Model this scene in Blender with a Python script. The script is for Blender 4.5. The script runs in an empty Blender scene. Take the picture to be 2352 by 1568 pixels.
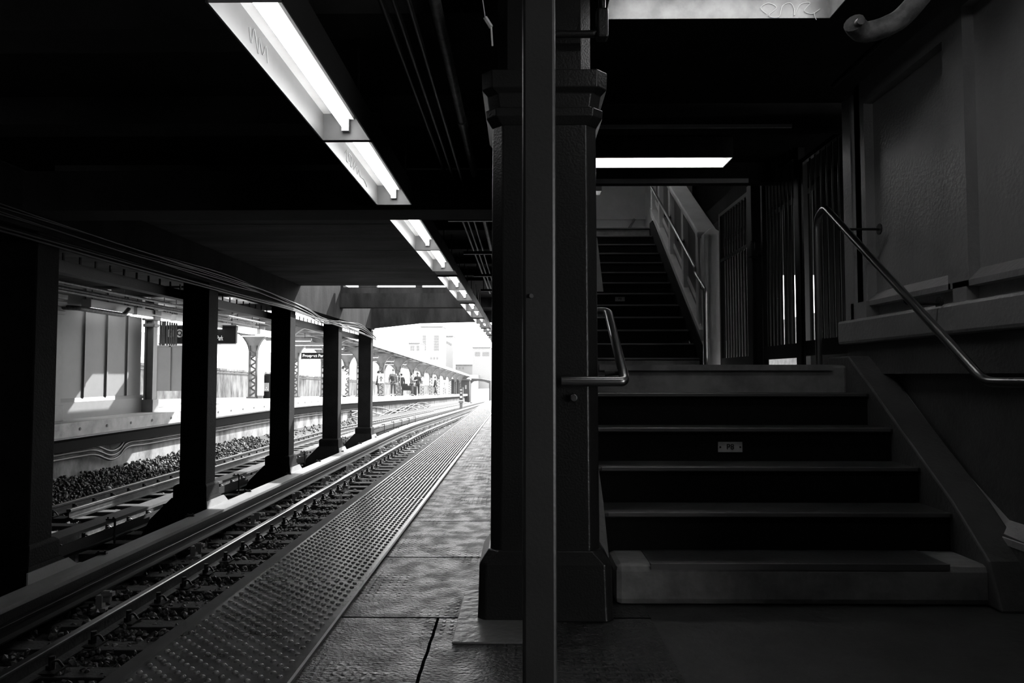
import bpy, math, random
import numpy as np
from mathutils import Vector, Matrix
PI = math.pi
random.seed(7); RNG = np.random.default_rng(7)
SC = bpy.context.scene
COL = SC.collection

# ------------------------------------------------------------------ camera, world, sun, exposure
H = 1.02                                  # eye height above the platform
cam_d = bpy.data.cameras.new('camera'); cam = bpy.data.objects.new('camera', cam_d); COL.objects.link(cam)
cam.location = (0, 0, H)
cam.rotation_euler = (PI/2 + math.atan(78/1700), 0, math.atan(19/1700))
cam_d.sensor_width = 36.0; cam_d.lens = 36*1700/2352; cam_d.clip_start = 0.02; cam_d.clip_end = 2000
SC.camera = cam
W = bpy.data.worlds.new('world'); SC.world = W; W.use_nodes = True
bg = W.node_tree.nodes['Background']; bg.inputs[0].default_value = (1, 1, 1, 1); bg.inputs[1].default_value = 6.5
sd = bpy.data.lights.new('sun', 'SUN'); sd.energy = 14.0; sd.angle = math.radians(0.6)
sun = bpy.data.objects.new('sun', sd); COL.objects.link(sun)
sun.rotation_euler = Vector((-0.42, -0.70, -0.58)).to_track_quat('-Z', 'Y').to_euler()
SC.view_settings.view_transform = 'Standard'; SC.view_settings.look = 'None'
SC.view_settings.exposure = 0.0; SC.view_settings.gamma = 1.0
SC.view_settings.use_curve_mapping = False

# ------------------------------------------------------------------ materials (all procedural, all neutral)
def mat(name, v, rough=0.6, metal=0.0, var=0.0, scale=3.0, bump=0.0, bscale=40.0, v2=None, stretch=(1,1,1), spec=0.5, emit=0):
    m = bpy.data.materials.new(name); m.use_nodes = True
    nt = m.node_tree; b = nt.nodes['Principled BSDF']
    b.inputs['Base Color'].default_value = (v, v, v, 1)
    b.inputs['Roughness'].default_value = rough; b.inputs['Metallic'].default_value = metal
    b.inputs['Specular IOR Level'].default_value = spec
    if emit:
        b.inputs['Emission Color'].default_value = (1, 1, 1, 1); b.inputs['Emission Strength'].default_value = emit
    if var or bump or v2 is not None:
        tc = nt.nodes.new('ShaderNodeTexCoord'); mp = nt.nodes.new('ShaderNodeMapping')
        mp.inputs['Scale'].default_value = stretch
        nt.links.new(tc.outputs['Object'], mp.inputs[0])
    if var or v2 is not None:
        n = nt.nodes.new('ShaderNodeTexNoise'); n.inputs['Scale'].default_value = scale
        n.inputs['Detail'].default_value = 6; n.inputs['Roughness'].default_value = 0.65
        nt.links.new(mp.outputs[0], n.inputs['Vector'])
        r = nt.nodes.new('ShaderNodeValToRGB')
        lo = v*(1-var) if v2 is None else v2; hi = v*(1+var) if v2 is None else v
        r.color_ramp.elements[0].position = 0.36; r.color_ramp.elements[1].position = 0.62
        r.color_ramp.elements[0].color = (lo, lo, lo, 1); r.color_ramp.elements[1].color = (hi, hi, hi, 1)
        nt.links.new(n.outputs['Fac'], r.inputs[0]); nt.links.new(r.outputs[0], b.inputs['Base Color'])
    if bump:
        n2 = nt.nodes.new('ShaderNodeTexNoise'); n2.inputs['Scale'].default_value = bscale; n2.inputs['Detail'].default_value = 3
        nt.links.new(tc.outputs['Object'], n2.inputs['Vector'])
        bp = nt.nodes.new('ShaderNodeBump'); bp.inputs['Strength'].default_value = bump; bp.inputs['Distance'].default_value = 0.01
        nt.links.new(n2.outputs['Fac'], bp.inputs['Height']); nt.links.new(bp.outputs[0], b.inputs['Normal'])
    return m

M = {}
M['steel_black'] = mat('black painted steel', 0.012, 0.55, var=0.3, bump=0.3, bscale=60)
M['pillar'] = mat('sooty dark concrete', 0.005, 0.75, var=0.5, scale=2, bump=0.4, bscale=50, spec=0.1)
M['girder'] = mat('grimy concrete girder', 0.022, 0.85, v2=0.008, scale=2.0, stretch=(1,1,.3), bump=0.3, bscale=30, spec=0.06)
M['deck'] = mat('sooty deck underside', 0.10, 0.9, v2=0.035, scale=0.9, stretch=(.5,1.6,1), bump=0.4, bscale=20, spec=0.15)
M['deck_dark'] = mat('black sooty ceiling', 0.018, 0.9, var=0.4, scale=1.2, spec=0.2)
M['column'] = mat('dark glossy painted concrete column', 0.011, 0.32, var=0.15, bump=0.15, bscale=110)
M['post'] = mat('dark painted post', 0.022, 0.4, var=0.15, bump=0.08, bscale=80)
M['housing'] = mat('white enamel lamp housing', 0.6, 0.4, var=0.06, scale=5)
M['housing_side'] = mat('lamp side greyed for falloff', 0.13, 0.45, var=0.06, scale=5)  # weaker tube light on the side panels is put into this grey
M['housing_out'] = mat('dark painted housing shell', 0.02, 0.6)
M['tube'] = mat('lit fluorescent tube', 0.9, 0.5, emit=18.0)
M['tube_dim'] = mat('lit tube far platform', 0.9, 0.5, emit=2.4)
M['rail'] = mat('worn steel railhead', 0.26, 0.3, 1.0, var=0.1, bump=0.05)
M['rail_side'] = mat('rusty rail web', 0.06, 0.42, 0.3, var=0.35, scale=8, bump=0.3)
M['power'] = mat('sooty power rail', 0.015, 0.35, 0.4, var=0.3)
M['tie'] = mat('dark timber tie', 0.04, 0.85, var=0.4, scale=5, stretch=(.4,6,1), bump=0.5, bscale=30)
M['tieplate'] = mat('greasy steel fastening', 0.035, 0.4, 0.5, bump=0.3)
M['cover'] = mat('weathered cover board', 0.20, 0.55, var=0.2, scale=2, stretch=(1,.3,1), bump=0.2)
M['cover_dark'] = mat('dark cover board', 0.07, 0.6, var=0.25, scale=2, bump=0.2)
M['ins'] = mat('grey insulator', 0.32, 0.5, var=0.15)
M['stone'] = mat('ballast stone', 0.055, 0.6, var=0.6, scale=6, bump=0.4)
M['tactile'] = mat('tactile rubber panel', 0.10, 0.24, var=0.35, scale=5)
M['edge'] = mat('dark edge board', 0.03, 0.6, var=0.4, scale=4)
M['cable'] = mat('black cable sheath', 0.03, 0.35)
M['cable_grey'] = mat('dusty grey cable', 0.07, 0.5, var=0.3)
M['cable_soot'] = mat('sooty cable sheath', 0.008, 0.45, var=0.3, spec=.2)
M['pipe'] = mat('scuffed grey pipe', 0.16, 0.5, v2=0.05, scale=14, bump=0.2)
M['pipe_pale'] = mat('blotchy pale pipe', 0.24, 0.6, v2=0.09, scale=14, bump=0.3)
M['pipe_dark'] = mat('dark conduit', 0.012, 0.5)
M['concrete_light'] = mat('pale painted concrete step', 0.26, 0.75, v2=0.12, scale=3, bump=0.6, bscale=14)
M['tread'] = mat('black stair tread', 0.035, 0.45, var=0.3, bump=0.3, bscale=90)
M['riser'] = mat('black stair riser', 0.004, 0.7, spec=0.2)
M['nosing'] = mat('worn metal nosing', 0.16, 0.4, 0.6)
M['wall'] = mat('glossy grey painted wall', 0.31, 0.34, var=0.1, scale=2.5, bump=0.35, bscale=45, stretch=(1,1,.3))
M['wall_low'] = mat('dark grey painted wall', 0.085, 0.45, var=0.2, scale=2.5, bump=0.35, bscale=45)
M['trimgrey'] = mat('pale grey painted parapet', 0.6, 0.45, var=0.08, bump=0.2, bscale=30)
M['panel_dark'] = mat('dark grey parapet panel', 0.07, 0.3, var=0.1)
M['chrome'] = mat('brushed steel handrail', 0.34, 0.28, 1.0)
M['bars'] = mat('black gate bars', 0.005, 0.3, 0.2)
M['farwall'] = mat('painted far wall panel', 0.21, 0.5, var=0.06, scale=1.2, bump=0.1)
M['farcol'] = mat('grey painted far column', 0.22, 0.5, var=0.1)
M['farconc'] = mat('far platform concrete', 0.55, 0.7, var=0.1, scale=1.5)
M['faredge'] = mat('far platform edge plate', 0.36, 0.5, var=0.3, scale=3)
M['trackwall'] = mat('stained track wall', 0.30, 0.8, v2=0.05, scale=1.6, stretch=(1,1,.5), bump=0.3, bscale=20)
M['hallwall'] = mat('pale hall wall', 0.85, 0.6, var=0.05)
M['housing_dimmed'] = mat('dimmed lamp side', 0.10, 0.45, var=0.3, scale=8)  # colour darkened to dim the close tube's light on these panels
M['retwall'] = mat('stained retaining wall', 0.5, 0.8, v2=0.10, scale=2.2, stretch=(1,1,.3))
M['retwall_top'] = mat('pale coping', 0.85, 0.8)
M['canopy'] = mat('grey canopy paint', 0.22, 0.6, var=0.15)
M['canopy_under'] = mat('canopy boards', 0.26, 0.7, var=0.3, scale=3, stretch=(1,6,1))
M['fascia'] = mat('white canopy fascia', 0.8, 0.6)
M['lattice'] = mat('dark lattice column paint', 0.10, 0.5)
M['white'] = mat('white enamel', 0.8, 0.5)
M['signblack'] = mat('black sign face', 0.012, 0.8, spec=.15)
M['signgrey'] = mat('grey route disc', 0.35, 0.5)
M['distant'] = mat('dark bridge paint', 0.035, 0.7)
M['bldg'] = mat('pale building face', 0.24, 0.8, var=0.04)
M['bldgwin'] = mat('pale building window', 0.15, 0.5)
M['skin'] = mat('skin', 0.42, 0.6); M['skin_d'] = mat('darker skin', 0.12, 0.6)
M['cloth_d'] = mat('dark cloth', 0.03, 0.9); M['cloth_m'] = mat('checked cloth', 0.2, 0.9, v2=0.06, scale=14)
M['cloth_l'] = mat('light cloth', 0.75, 0.9); M['jean'] = mat('dark trousers', 0.05, 0.9); M['hair'] = mat('dark hair', 0.012, 0.6)
M['grafw'] = mat('pale marker scrawl', 0.3, 0.5)
M['plate'] = mat('metal number plate', 0.42, 0.45, var=0.1, scale=12)
M['outside'] = mat('pale outdoor ground', 0.22, 0.8, v2=0.12, scale=6)

def wet_floor():
    """platform slabs: transverse joints, pressed grid marks, worn gloss"""
    m = bpy.data.materials.new('worn platform slabs'); m.use_nodes = True
    nt = m.node_tree; N = nt.nodes; L = nt.links; b = N['Principled BSDF']
    tc = N.new('ShaderNodeTexCoord'); sp = N.new('ShaderNodeSeparateXYZ'); L.new(tc.outputs['Object'], sp.inputs[0])
    def mth(op, a, c=None, d=None):
        n = N.new('ShaderNodeMath'); n.operation = op
        for i, q in enumerate((a, c, d)):
            if q is None: continue
            if isinstance(q, (int, float)): n.inputs[i].default_value = q
            else: L.new(q, n.inputs[i])
        return n.outputs[0]
    wob = N.new('ShaderNodeTexNoise'); wob.inputs['Scale'].default_value = 3; L.new(tc.outputs['Object'], wob.inputs['Vector'])
    w = mth('MULTIPLY', mth('SUBTRACT', wob.outputs['Fac'], 0.5), 0.03)
    yy = mth('ADD', sp.outputs[1], w)
    fr = mth('FRACT', mth('DIVIDE', mth('SUBTRACT', yy, 3.17-1.035*20), 1.035))
    jt = mth('LESS_THAN', mth('ABSOLUTE', mth('SUBTRACT', fr, 0.5)), 0.4925)   # 0 inside a joint
    xx = mth('ADD', sp.outputs[0], w)
    jl = mth('GREATER_THAN', mth('ABSOLUTE', mth('ADD', xx, 0.345)), 0.006)
    nearq = mth('GREATER_THAN', sp.outputs[1], 3.17)
    jl = mth('MAXIMUM', jl, nearq)
    joint = mth('MULTIPLY', jt, jl)
    # pressed grid marks
    gx = mth('SINE', mth('MULTIPLY', xx, 2*PI/0.036)); gy = mth('SINE', mth('MULTIPLY', sp.outputs[1], 2*PI/0.045))
    grid = mth('MULTIPLY', mth('MAXIMUM', gx, 0), mth('ADD', mth('MULTIPLY', gy, .5), .5))
    n3 = N.new('ShaderNodeTexNoise'); n3.inputs['Scale'].default_value = 2.2; n3.inputs['Detail'].default_value = 3; L.new(tc.outputs['Object'], n3.inputs['Vector'])
    gm = N.new('ShaderNodeMapRange'); gm.inputs[1].default_value = .45; gm.inputs[2].default_value = .62; L.new(n3.outputs['Fac'], gm.inputs[0])
    grid = mth('MULTIPLY', grid, gm.outputs[0])
    n1 = N.new('ShaderNodeTexNoise'); n1.inputs['Scale'].default_value = 75; n1.inputs['Detail'].default_value = 6
    mp1 = N.new('ShaderNodeMapping'); mp1.inputs['Scale'].default_value = (.8, 1, 1); L.new(tc.outputs['Object'], mp1.inputs[0]); L.new(mp1.outputs[0], n1.inputs['Vector'])
    n2 = N.new('ShaderNodeTexNoise'); n2.inputs['Scale'].default_value = 9; n2.inputs['Detail'].default_value = 5; L.new(tc.outputs['Object'], n2.inputs['Vector'])
    h = mth('ADD', mth('MULTIPLY', n1.outputs['Fac'], 1.5), mth('MULTIPLY', n2.outputs['Fac'], .7))
    h = mth('ADD', h, mth('MULTIPLY', grid, 1.0)); h = mth('ADD', h, mth('MULTIPLY', joint, 2.5))
    bp = N.new('ShaderNodeBump'); bp.inputs['Strength'].default_value = 1.0; bp.inputs['Distance'].default_value = 0.008
    L.new(h, bp.inputs['Height']); L.new(bp.outputs[0], b.inputs['Normal'])
    cr = N.new('ShaderNodeValToRGB'); cr.color_ramp.elements[0].position = .35; cr.color_ramp.elements[1].position = .7
    cr.color_ramp.elements[0].color = (.012, .012, .012, 1); cr.color_ramp.elements[1].color = (.045, .045, .045, 1)
    L.new(n2.outputs['Fac'], cr.inputs[0])
    mx = N.new('ShaderNodeMix'); mx.data_type = 'RGBA'; mx.inputs[6].default_value = (.008, .008, .008, 1)
    L.new(joint, mx.inputs[0]); L.new(cr.outputs[0], mx.inputs[7]); L.new(mx.outputs[2], b.inputs['Base Color'])
    L.new(mth('MULTIPLY', joint, 0.5), b.inputs['Specular IOR Level'])
    rr = N.new('ShaderNodeMapRange'); rr.inputs[1].default_value = .4; rr.inputs[2].default_value = .62; rr.inputs[3].default_value = .30; rr.inputs[4].default_value = .48
    L.new(n2.outputs['Fac'], rr.inputs[0]); L.new(rr.outputs[0], b.inputs['Roughness'])
    return m
M['floor'] = wet_floor()
M['patch'] = mat('smooth cement patch', 0.13, 0.36, var=0.2, scale=4, bump=0.5, bscale=25)
M['floor_stair'] = mat('dark trodden floor', 0.045, 0.6, v2=0.022, scale=3, bump=0.4, bscale=18)
M['ground'] = mat('dirty trackbed', 0.045, 0.8, v2=0.015, scale=8, bump=1.0, bscale=30)

# ------------------------------------------------------------------ helpers
ORG = {}
def g(y):
    """the line drops gently beyond the overpass"""
    u = y - 24.0
    if u <= 0: return 0.0
    if u < 8: return -0.023*u*u/16
    return -0.023*(u-4)

class MB:
    def __init__(s): s.v = []; s.f = []; s.smooth = False
    def add(s, vs, fs):
        n = len(s.v); s.v += [tuple(v) for v in vs]; s.f += [tuple(i+n for i in f) for f in fs]; return s
    def box(s, x0, x1, y0, y1, z0, z1):
        return s.add([(x0,y0,z0),(x1,y0,z0),(x1,y1,z0),(x0,y1,z0),(x0,y0,z1),(x1,y0,z1),(x1,y1,z1),(x0,y1,z1)],
                     [(0,3,2,1),(4,5,6,7),(0,1,5,4),(1,2,6,5),(2,3,7,6),(3,0,4,7)])
    def prism(s, poly, axis, a, b):
        """poly: 2-D points; axis x -> (y,z), y -> (x,z), z -> (x,y)"""
        def p(q, t): return {'x': (t,q[0],q[1]), 'y': (q[0],t,q[1]), 'z': (q[0],q[1],t)}[axis]
        n = len(poly)
        return s.add([p(q,a) for q in poly]+[p(q,b) for q in poly],
                     [tuple(range(n)), tuple(range(2*n-1, n-1, -1))]+[(i,(i+1)%n+0,(i+1)%n+n,i+n) for i in range(n)])
    def loft(s, rings, cap=True):
        n = len(rings[0]); vs = [p for r in rings for p in r]; fs = []
        for k in range(len(rings)-1):
            for i in range(n):
                j = (i+1) % n; fs.append((k*n+i, k*n+j, (k+1)*n+j, (k+1)*n+i))
        if cap: fs.append(tuple(range(n))[::-1]); fs.append(tuple(range((len(rings)-1)*n, len(rings)*n)))
        return s.add(vs, fs)
    def sweep(s, prof, ys, dz=g):
        """an (x,z) profile carried along +Y, following the grade"""
        return s.loft([[(p[0], y, p[1]+dz(y)) for p in prof] for y in ys])
    def tube(s, pts, r, seg=10):
        pts = [Vector(p) for p in pts]; rings = []; up = None
        for i, p in enumerate(pts):
            d = (pts[min(i+1, len(pts)-1)]-pts[max(i-1, 0)]).normalized()
            if up is None:
                up = Vector((0,0,1)) if abs(d.z) < .9 else Vector((0,1,0))
            a = d.cross(up).normalized(); up = a.cross(d).normalized()
            rr = r[i] if isinstance(r, (list, tuple)) else r
            rings.append([tuple(p + a*math.cos(t)*rr + up*math.sin(t)*rr) for t in [2*PI*k/seg for k in range(seg)]])
        s.smooth = True
        return s.loft(rings)
    def cyl(s, a, b, r, seg=12): return s.tube([a, b], r, seg)
    def lathe(s, prof, c, seg=16):
        rings = [[(c[0]+r*math.cos(t), c[1]+r*math.sin(t), c[2]+z) for t in [2*PI*k/seg for k in range(seg)]] for r, z in prof]
        return s.loft(rings)
    def build(s, name, m, parent=None, loc=None, bevel=0, kind=None):
        if parent is not None: o = ORG[parent]
        elif loc is not None: o = Vector(loc)
        else: o = Vector((0,0,0))
        me = bpy.data.meshes.new(name)
        me.from_pydata([(v[0]-o.x, v[1]-o.y, v[2]-o.z) for v in s.v], [], s.f)
        import bmesh
        b = bmesh.new(); b.from_mesh(me); bmesh.ops.recalc_face_normals(b, faces=b.faces); b.to_mesh(me); b.free()
        me.materials.append(m if not isinstance(m, str) else M[m])
        if s.smooth:
            me.polygons.foreach_set('use_smooth', [True]*len(me.polygons)); me.set_sharp_from_angle(angle=math.radians(40))
        ob = bpy.data.objects.new(name, me); COL.objects.link(ob); ORG[ob] = o.copy()
        if parent is not None: ob.parent = parent
        else: ob.location = o
        if bevel:
            bm = ob.modifiers.new('bevel', 'BEVEL'); bm.width = bevel; bm.segments = 2; bm.limit_method = 'ANGLE'
        if kind: ob['kind'] = kind
        return ob

def tag(o, label, cat, group=None):
    o['label'] = label; o['category'] = cat
    if group: o['group'] = group
    return o
def thing(name, loc, label, cat, group=None):
    o = bpy.data.objects.new(name, None); COL.objects.link(o); o.location = loc; o.empty_display_size = .1
    ORG[o] = Vector(loc); return tag(o, label, cat, group)
def copy_tree(o, loc=None, label=None, parent=None):
    c = o.copy(); COL.objects.link(c)
    if parent is not None: c.parent = parent
    if loc is not None: c.location = loc
    if label: c['label'] = label
    for ch in list(o.children): copy_tree(ch, parent=c)
    return c
def smooth_path(pts, n=6):
    P = [Vector(p) for p in pts]; out = []
    for i in range(len(P)-1):
        p0 = P[max(i-1,0)]; p1 = P[i]; p2 = P[i+1]; p3 = P[min(i+2,len(P)-1)]
        for k in range(n):
            t = k/n
            out.append(0.5*((2*p1)+(p2-p0)*t+(2*p0-5*p1+4*p2-p3)*t*t+(-p0+3*p1-3*p2+p3)*t**3))
    out.append(P[-1]); return out
def round_path(pts, r, n=5):
    """polyline with rounded corners"""
    P = [Vector(p) for p in pts]; out = [P[0]]
    for i in range(1, len(P)-1):
        a = (P[i-1]-P[i]); c = (P[i+1]-P[i]); q = min(r, a.length*.45, c.length*.45)
        s0 = P[i]+a.normalized()*q; s1 = P[i]+c.normalized()*q
        for k in range(n+1):
            t = k/n; out.append((1-t)**2*s0+2*t*(1-t)*P[i]+t*t*s1)
    out.append(P[-1]); return out
def text_mb(txt, x, y, z, size, bold=0.0, sx=1.0):
    cu = bpy.data.curves.new('lettering', 'FONT'); cu.body = txt; cu.size = size; cu.align_x = 'CENTER'; cu.align_y = 'CENTER'
    cu.extrude = 0.002; cu.offset = bold
    ob = bpy.data.objects.new('lettering', cu); COL.objects.link(ob)
    dg = bpy.context.evaluated_depsgraph_get(); me = bpy.data.meshes.new_from_object(ob.evaluated_get(dg))
    mb = MB(); mb.add([(x+v.co.x*sx, y-v.co.z, z+v.co.y) for v in me.vertices], [tuple(p.vertices) for p in me.polygons])
    bpy.data.objects.remove(ob); bpy.data.curves.remove(cu); bpy.data.meshes.remove(me)
    return mb
def X_(px, y): return (px-1195)*y/1700
def Z_(py, y): return H-(py-862)*y/1700
ORD = ['first','second','third','fourth','fifth','sixth','seventh','eighth','ninth','tenth','eleventh','twelfth','thirteenth','fourteenth','fifteenth','sixteenth']
YS = [-6, 3, 10, 20]+list(range(24, 60, 2))+[60, 70, 85, 100, 125]

# ------------------------------------------------------------------ setting: floors, ceilings, walls
XE = -1.39                                   # edge of the near platform
fl = MB(); fl.sweep([(XE+.06,-.28),(0.55,-.28),(0.55,0),(XE+.06,0)], [-6,0,3,6,12,24,28,32,40,60]); fl.build('floor', 'floor', kind='structure')
fs = MB(); fs.box(0.55, 6, -6, 60, -.28, -.0005); fs.build('floor', 'floor_stair', kind='structure')
fb = MB(); fb.box(XE+.35, 6, -6, 24, -1.5, -.28); fb.build('wall_platform', 'deck_dark', kind='structure')
gr = MB()
prof = [(-10.4,-1.6),(-10.4,-1.02),(-8.8,-1.03),(-8.2,-1.17),(-7.9,-1.31),(-1.0,-1.345),(-1.0,-1.6)]
gr.sweep(prof, YS); gr.build('floor', 'ground', kind='structure')

# overpass deck: slab and its ribs in one ceiling
ce = MB(); ce.box(-14.2, -4.9, 6.5, 18.25, 3.05, 3.35)
ce.box(-6.93, -4.9, 18.25, 20.1, 3.05, 3.35); ce.box(-14.2, -7.75, 18.25, 20.1, 3.05, 3.35); ce.box(-14.2, -4.9, 20.1, 21.4, 3.05, 3.35)  # unseen gap added in the slab to throw the sun patch
ce.build('ceiling', 'farcol', kind='structure')
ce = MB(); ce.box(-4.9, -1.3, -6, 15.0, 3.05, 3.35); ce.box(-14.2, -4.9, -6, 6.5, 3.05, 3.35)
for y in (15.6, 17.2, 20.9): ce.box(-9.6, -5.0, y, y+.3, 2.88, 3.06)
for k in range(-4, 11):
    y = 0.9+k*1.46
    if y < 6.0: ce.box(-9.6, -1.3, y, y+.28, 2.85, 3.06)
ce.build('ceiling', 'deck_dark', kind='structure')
ce = MB()
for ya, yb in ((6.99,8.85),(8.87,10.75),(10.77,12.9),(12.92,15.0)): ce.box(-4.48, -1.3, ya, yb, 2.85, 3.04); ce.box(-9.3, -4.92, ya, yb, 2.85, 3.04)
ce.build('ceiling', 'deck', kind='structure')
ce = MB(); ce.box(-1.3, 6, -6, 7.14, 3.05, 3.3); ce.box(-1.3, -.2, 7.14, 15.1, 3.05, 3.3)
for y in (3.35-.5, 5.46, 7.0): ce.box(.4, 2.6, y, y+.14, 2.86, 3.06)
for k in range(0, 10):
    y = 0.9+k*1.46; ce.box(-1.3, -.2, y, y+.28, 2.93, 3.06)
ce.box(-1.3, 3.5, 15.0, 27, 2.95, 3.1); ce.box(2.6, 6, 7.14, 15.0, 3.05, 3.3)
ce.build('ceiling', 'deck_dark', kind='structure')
wb = MB(); wb.box(-12, 6.2, -6.3, -6, -2, 4); wb.build('wall_back', 'deck_dark', kind='structure')  # unseen wall added across the tracks to keep sky light off fronts
wl = MB(); wl.box(-12, -9.35, -6, 13.2, -1.5, 3.3); wl.build('wall_left', 'deck_dark', kind='structure')

# ------------------------------------------------------------------ edge board and tactile panels
eb = MB(); eb.sweep([(XE-.008,-.14),(XE+.065,-.14),(XE+.065,.004),(XE-.008,.004)], [1.2,3,6,12,24,28,32,40,60])
tag(eb.build('edge_board', 'edge', loc=None), 'dark timber edge board along the near platform lip, beside the studded strip', 'edge board')
tp = MB(); PX0, PX1, PL = XE+.067, -.765, 1.221
tp.box(PX0, PX1, 0, PL-.006, 0.0, .010)
for i in range(37):
    for j in range(8):
        cx = PX0+.026+(j+.5*(i%2))*.0655; cy = .0165+i*.033
        rr = [(.0112,.010),(.0100,.0132),(.0070,.0155),(.0030,.0164)]
        tp.loft([[(cx+r*math.cos(t), cy+r*math.sin(t), z) for t in [2*PI*k/8 for k in range(8)]] for r, z in rr])
tile = tp.build('tactile_panel', 'tactile'); tag(tile, '', 'tactile panel', 'studded warning panels along the platform edge')
me = tile.data; me.polygons.foreach_set('use_smooth', [True]*len(me.polygons)); me.set_sharp_from_angle(angle=math.radians(50))
for k in range(32):
    y = 1.25+k*PL
    o = tile if k == 0 else copy_tree(tile)
    o.location = (0, y, g(y)); o.rotation_euler = (math.atan((g(y+PL)-g(y))/PL), 0, 0)
    o['label'] = ('studded rubber warning panel, %s in the row from the bottom of the photo' % ORD[k]) if k < 12 else 'distant studded warning panel far along the platform edge in the glare'
ms = MB(); ms.sweep([(PX1-.001,.0),(PX1+.009,.0),(PX1+.008,.010),(PX1-.001,.013)], [1.2,3,6,12,24,28,32,40])
tag(ms.build('edging_strip', 'nosing'), 'thin shiny metal strip along the right edge of the studded panels', 'edging strip')
pt = MB(); pt.box(-.262, .12, 2.86, 3.56, 0, .008)
tag(pt.build('cement_patch', 'patch', bevel=.004), 'smooth pale cement patch on the platform at the foot of the column', 'cement patch')

# ------------------------------------------------------------------ ballast stones (stuff)
phi = (1+5**.5)/2
ico = np.array([(-1,phi,0),(1,phi,0),(-1,-phi,0),(1,-phi,0),(0,-1,phi),(0,1,phi),(0,-1,-phi),(0,1,-phi),(phi,0,-1),(phi,0,1),(-phi,0,-1),(-phi,0,1)])/1.9
icf = [(0,11,5),(0,5,1),(0,1,7),(0,7,10),(0,10,11),(1,5,9),(5,11,4),(11,10,2),(10,7,6),(7,1,8),(3,9,4),(3,4,2),(3,2,6),(3,6,8),(3,8,9),(4,9,5),(2,4,11),(6,2,10),(8,6,7),(9,8,1)]
def gz(x):
    xs = [-10.4,-8.8,-8.2,-7.9,-1.0]; zs = [-1.02,-1.03,-1.17,-1.31,-1.345]
    return np.interp(x, xs, zs)
V = []; F = []
def stones(n, x0, x1, y0, y1, s0, s1, lift=.03):
    for _ in range(n):
        x = RNG.uniform(x0, x1); y = y0+(y1-y0)*RNG.uniform()**1.3; s = RNG.uniform(s0, s1)
        p = ico*s*RNG.uniform(.55, 1.2, 3)*(1+RNG.uniform(-.25, .25, (12,1)))
        a, b2 = RNG.uniform(0, 6.28, 2)
        R = np.array([[math.cos(a),-math.sin(a),0],[math.sin(a),math.cos(a),0],[0,0,1]])@np.array([[1,0,0],[0,math.cos(b2),-math.sin(b2)],[0,math.sin(b2),math.cos(b2)]])
        p = p@R.T + np.array([x, y, gz(x)+g(y)+RNG.uniform(0, lift)])
        n0 = len(V)*12; V.append(p); F.extend([(i+n0, j+n0, k+n0) for i, j, k in icf])
stones(10500, -4.05, -1.5, 3.2, 14, .018, .038, .055)
stones(2200, -5.4, -4.1, 5, 20, .025, .05, .05)
stones(7500, -8.85, -5.5, 9.5, 24, .022, .048, .05)
stones(3500, -8.8, -7.7, 10, 24, .02, .05, .12)
stones(3500, -8.8, -1.6, 14, 40, .035, .07, .05)
me = bpy.data.meshes.new('ballast'); me.from_pydata(np.concatenate(V).tolist(), [], F); me.materials.append(M['stone'])
bo = bpy.data.objects.new('ballast', me); COL.objects.link(bo); bo['kind'] = 'stuff'
tag(bo, 'crushed stone ballast spread between the rails and against the far track wall', 'gravel')

# ------------------------------------------------------------------ rails
def rail_prof(x, zt, sc=1.0):
    pr = [(-.036,0),(-.036,-.03),(-.009,-.045),(-.009,-.115),(-.07,-.135),(-.07,-.15),(.07,-.15),(.07,-.135),(.009,-.115),(.009,-.045),(.036,-.03),(.036,0),(.028,.006),(-.028,.006)]
    return [(x+a*sc, zt+b*sc) for a, b in pr]
RY = [1.5,4,8,12,16,20,24,26,28,30,32,36,40,50,60,75,90,110]
ZR = -1.13
def rail(name, x, zt, label, ys=RY, cat='rail', grp=None):
    t = thing(name, (x, ys[0], zt-.15), label, cat, grp)
    a = MB(); a.sweep(rail_prof(x, zt), ys); a.build('rail_body', 'rail_side', t)
    b = MB(); b.sweep([(x-.034,zt+.004),(x+.034,zt+.004),(x+.034,zt-.010),(x+.037,zt-.010),(x+.037,zt+.003),(x+.027,zt+.009),(x-.027,zt+.009),(x-.037,zt+.003),(x-.037,zt-.010),(x-.034,zt-.010)], ys)
    b.build('railhead', 'rail', t); return t
XR = -3.73
rail('running_rail', XR, ZR, 'bright worn running rail with clips, nearest rail visible past the studded platform strip')
rail('running_rail', XR+1.5, ZR, 'running rail tucked below the near platform edge')
rail('running_rail', -7.45, -1.06, 'running rail of the far track closest to the stained track wall')
rail('running_rail', -5.95, -1.06, 'running rail of the far track just beyond its cover board')
rail('guard_rail', -7.0, -1.06, 'inner guard rail beside the far track running rail beyond the second pillar', ys=[11.5,14,18,22,26,30,36,45,60], cat='rail')

# ties with plates and clips
def make_tie(x0, x1, rails, zr, name='railway_tie', bright='tie'):
    t = thing(name, ((x0+x1)/2, 0, zr-.32), '', 'tie')
    a = MB(); a.box(x0, x1, -.105, .105, zr-.33, zr-.145); a.build('sleeper', bright, t, bevel=.008)
    for xr in rails:
        p = MB(); p.box(xr-.17, xr+.17, -.09, .09, zr-.141, zr-.125); p.build('tie_plate', 'tieplate', t)
        for s in (-1, 1):
            c = MB(); c.box(xr+s*.085-.02, xr+s*.085+.02, -.03, .03, zr-.14, zr-.09)
            c.tube(round_path([(xr+s*.10,-.03,zr-.13),(xr+s*.10,-.03,zr-.06),(xr+s*.13,.02,zr-.06),(xr+s*.16,.04,zr-.12)], .02), .011, 6)
            c.cyl((xr+s*.095, -.0, zr-.14), (xr+s*.095, -.0, zr-.025), .024, 8)
            c.build('rail_clip', 'tieplate', t)
    return t
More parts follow.
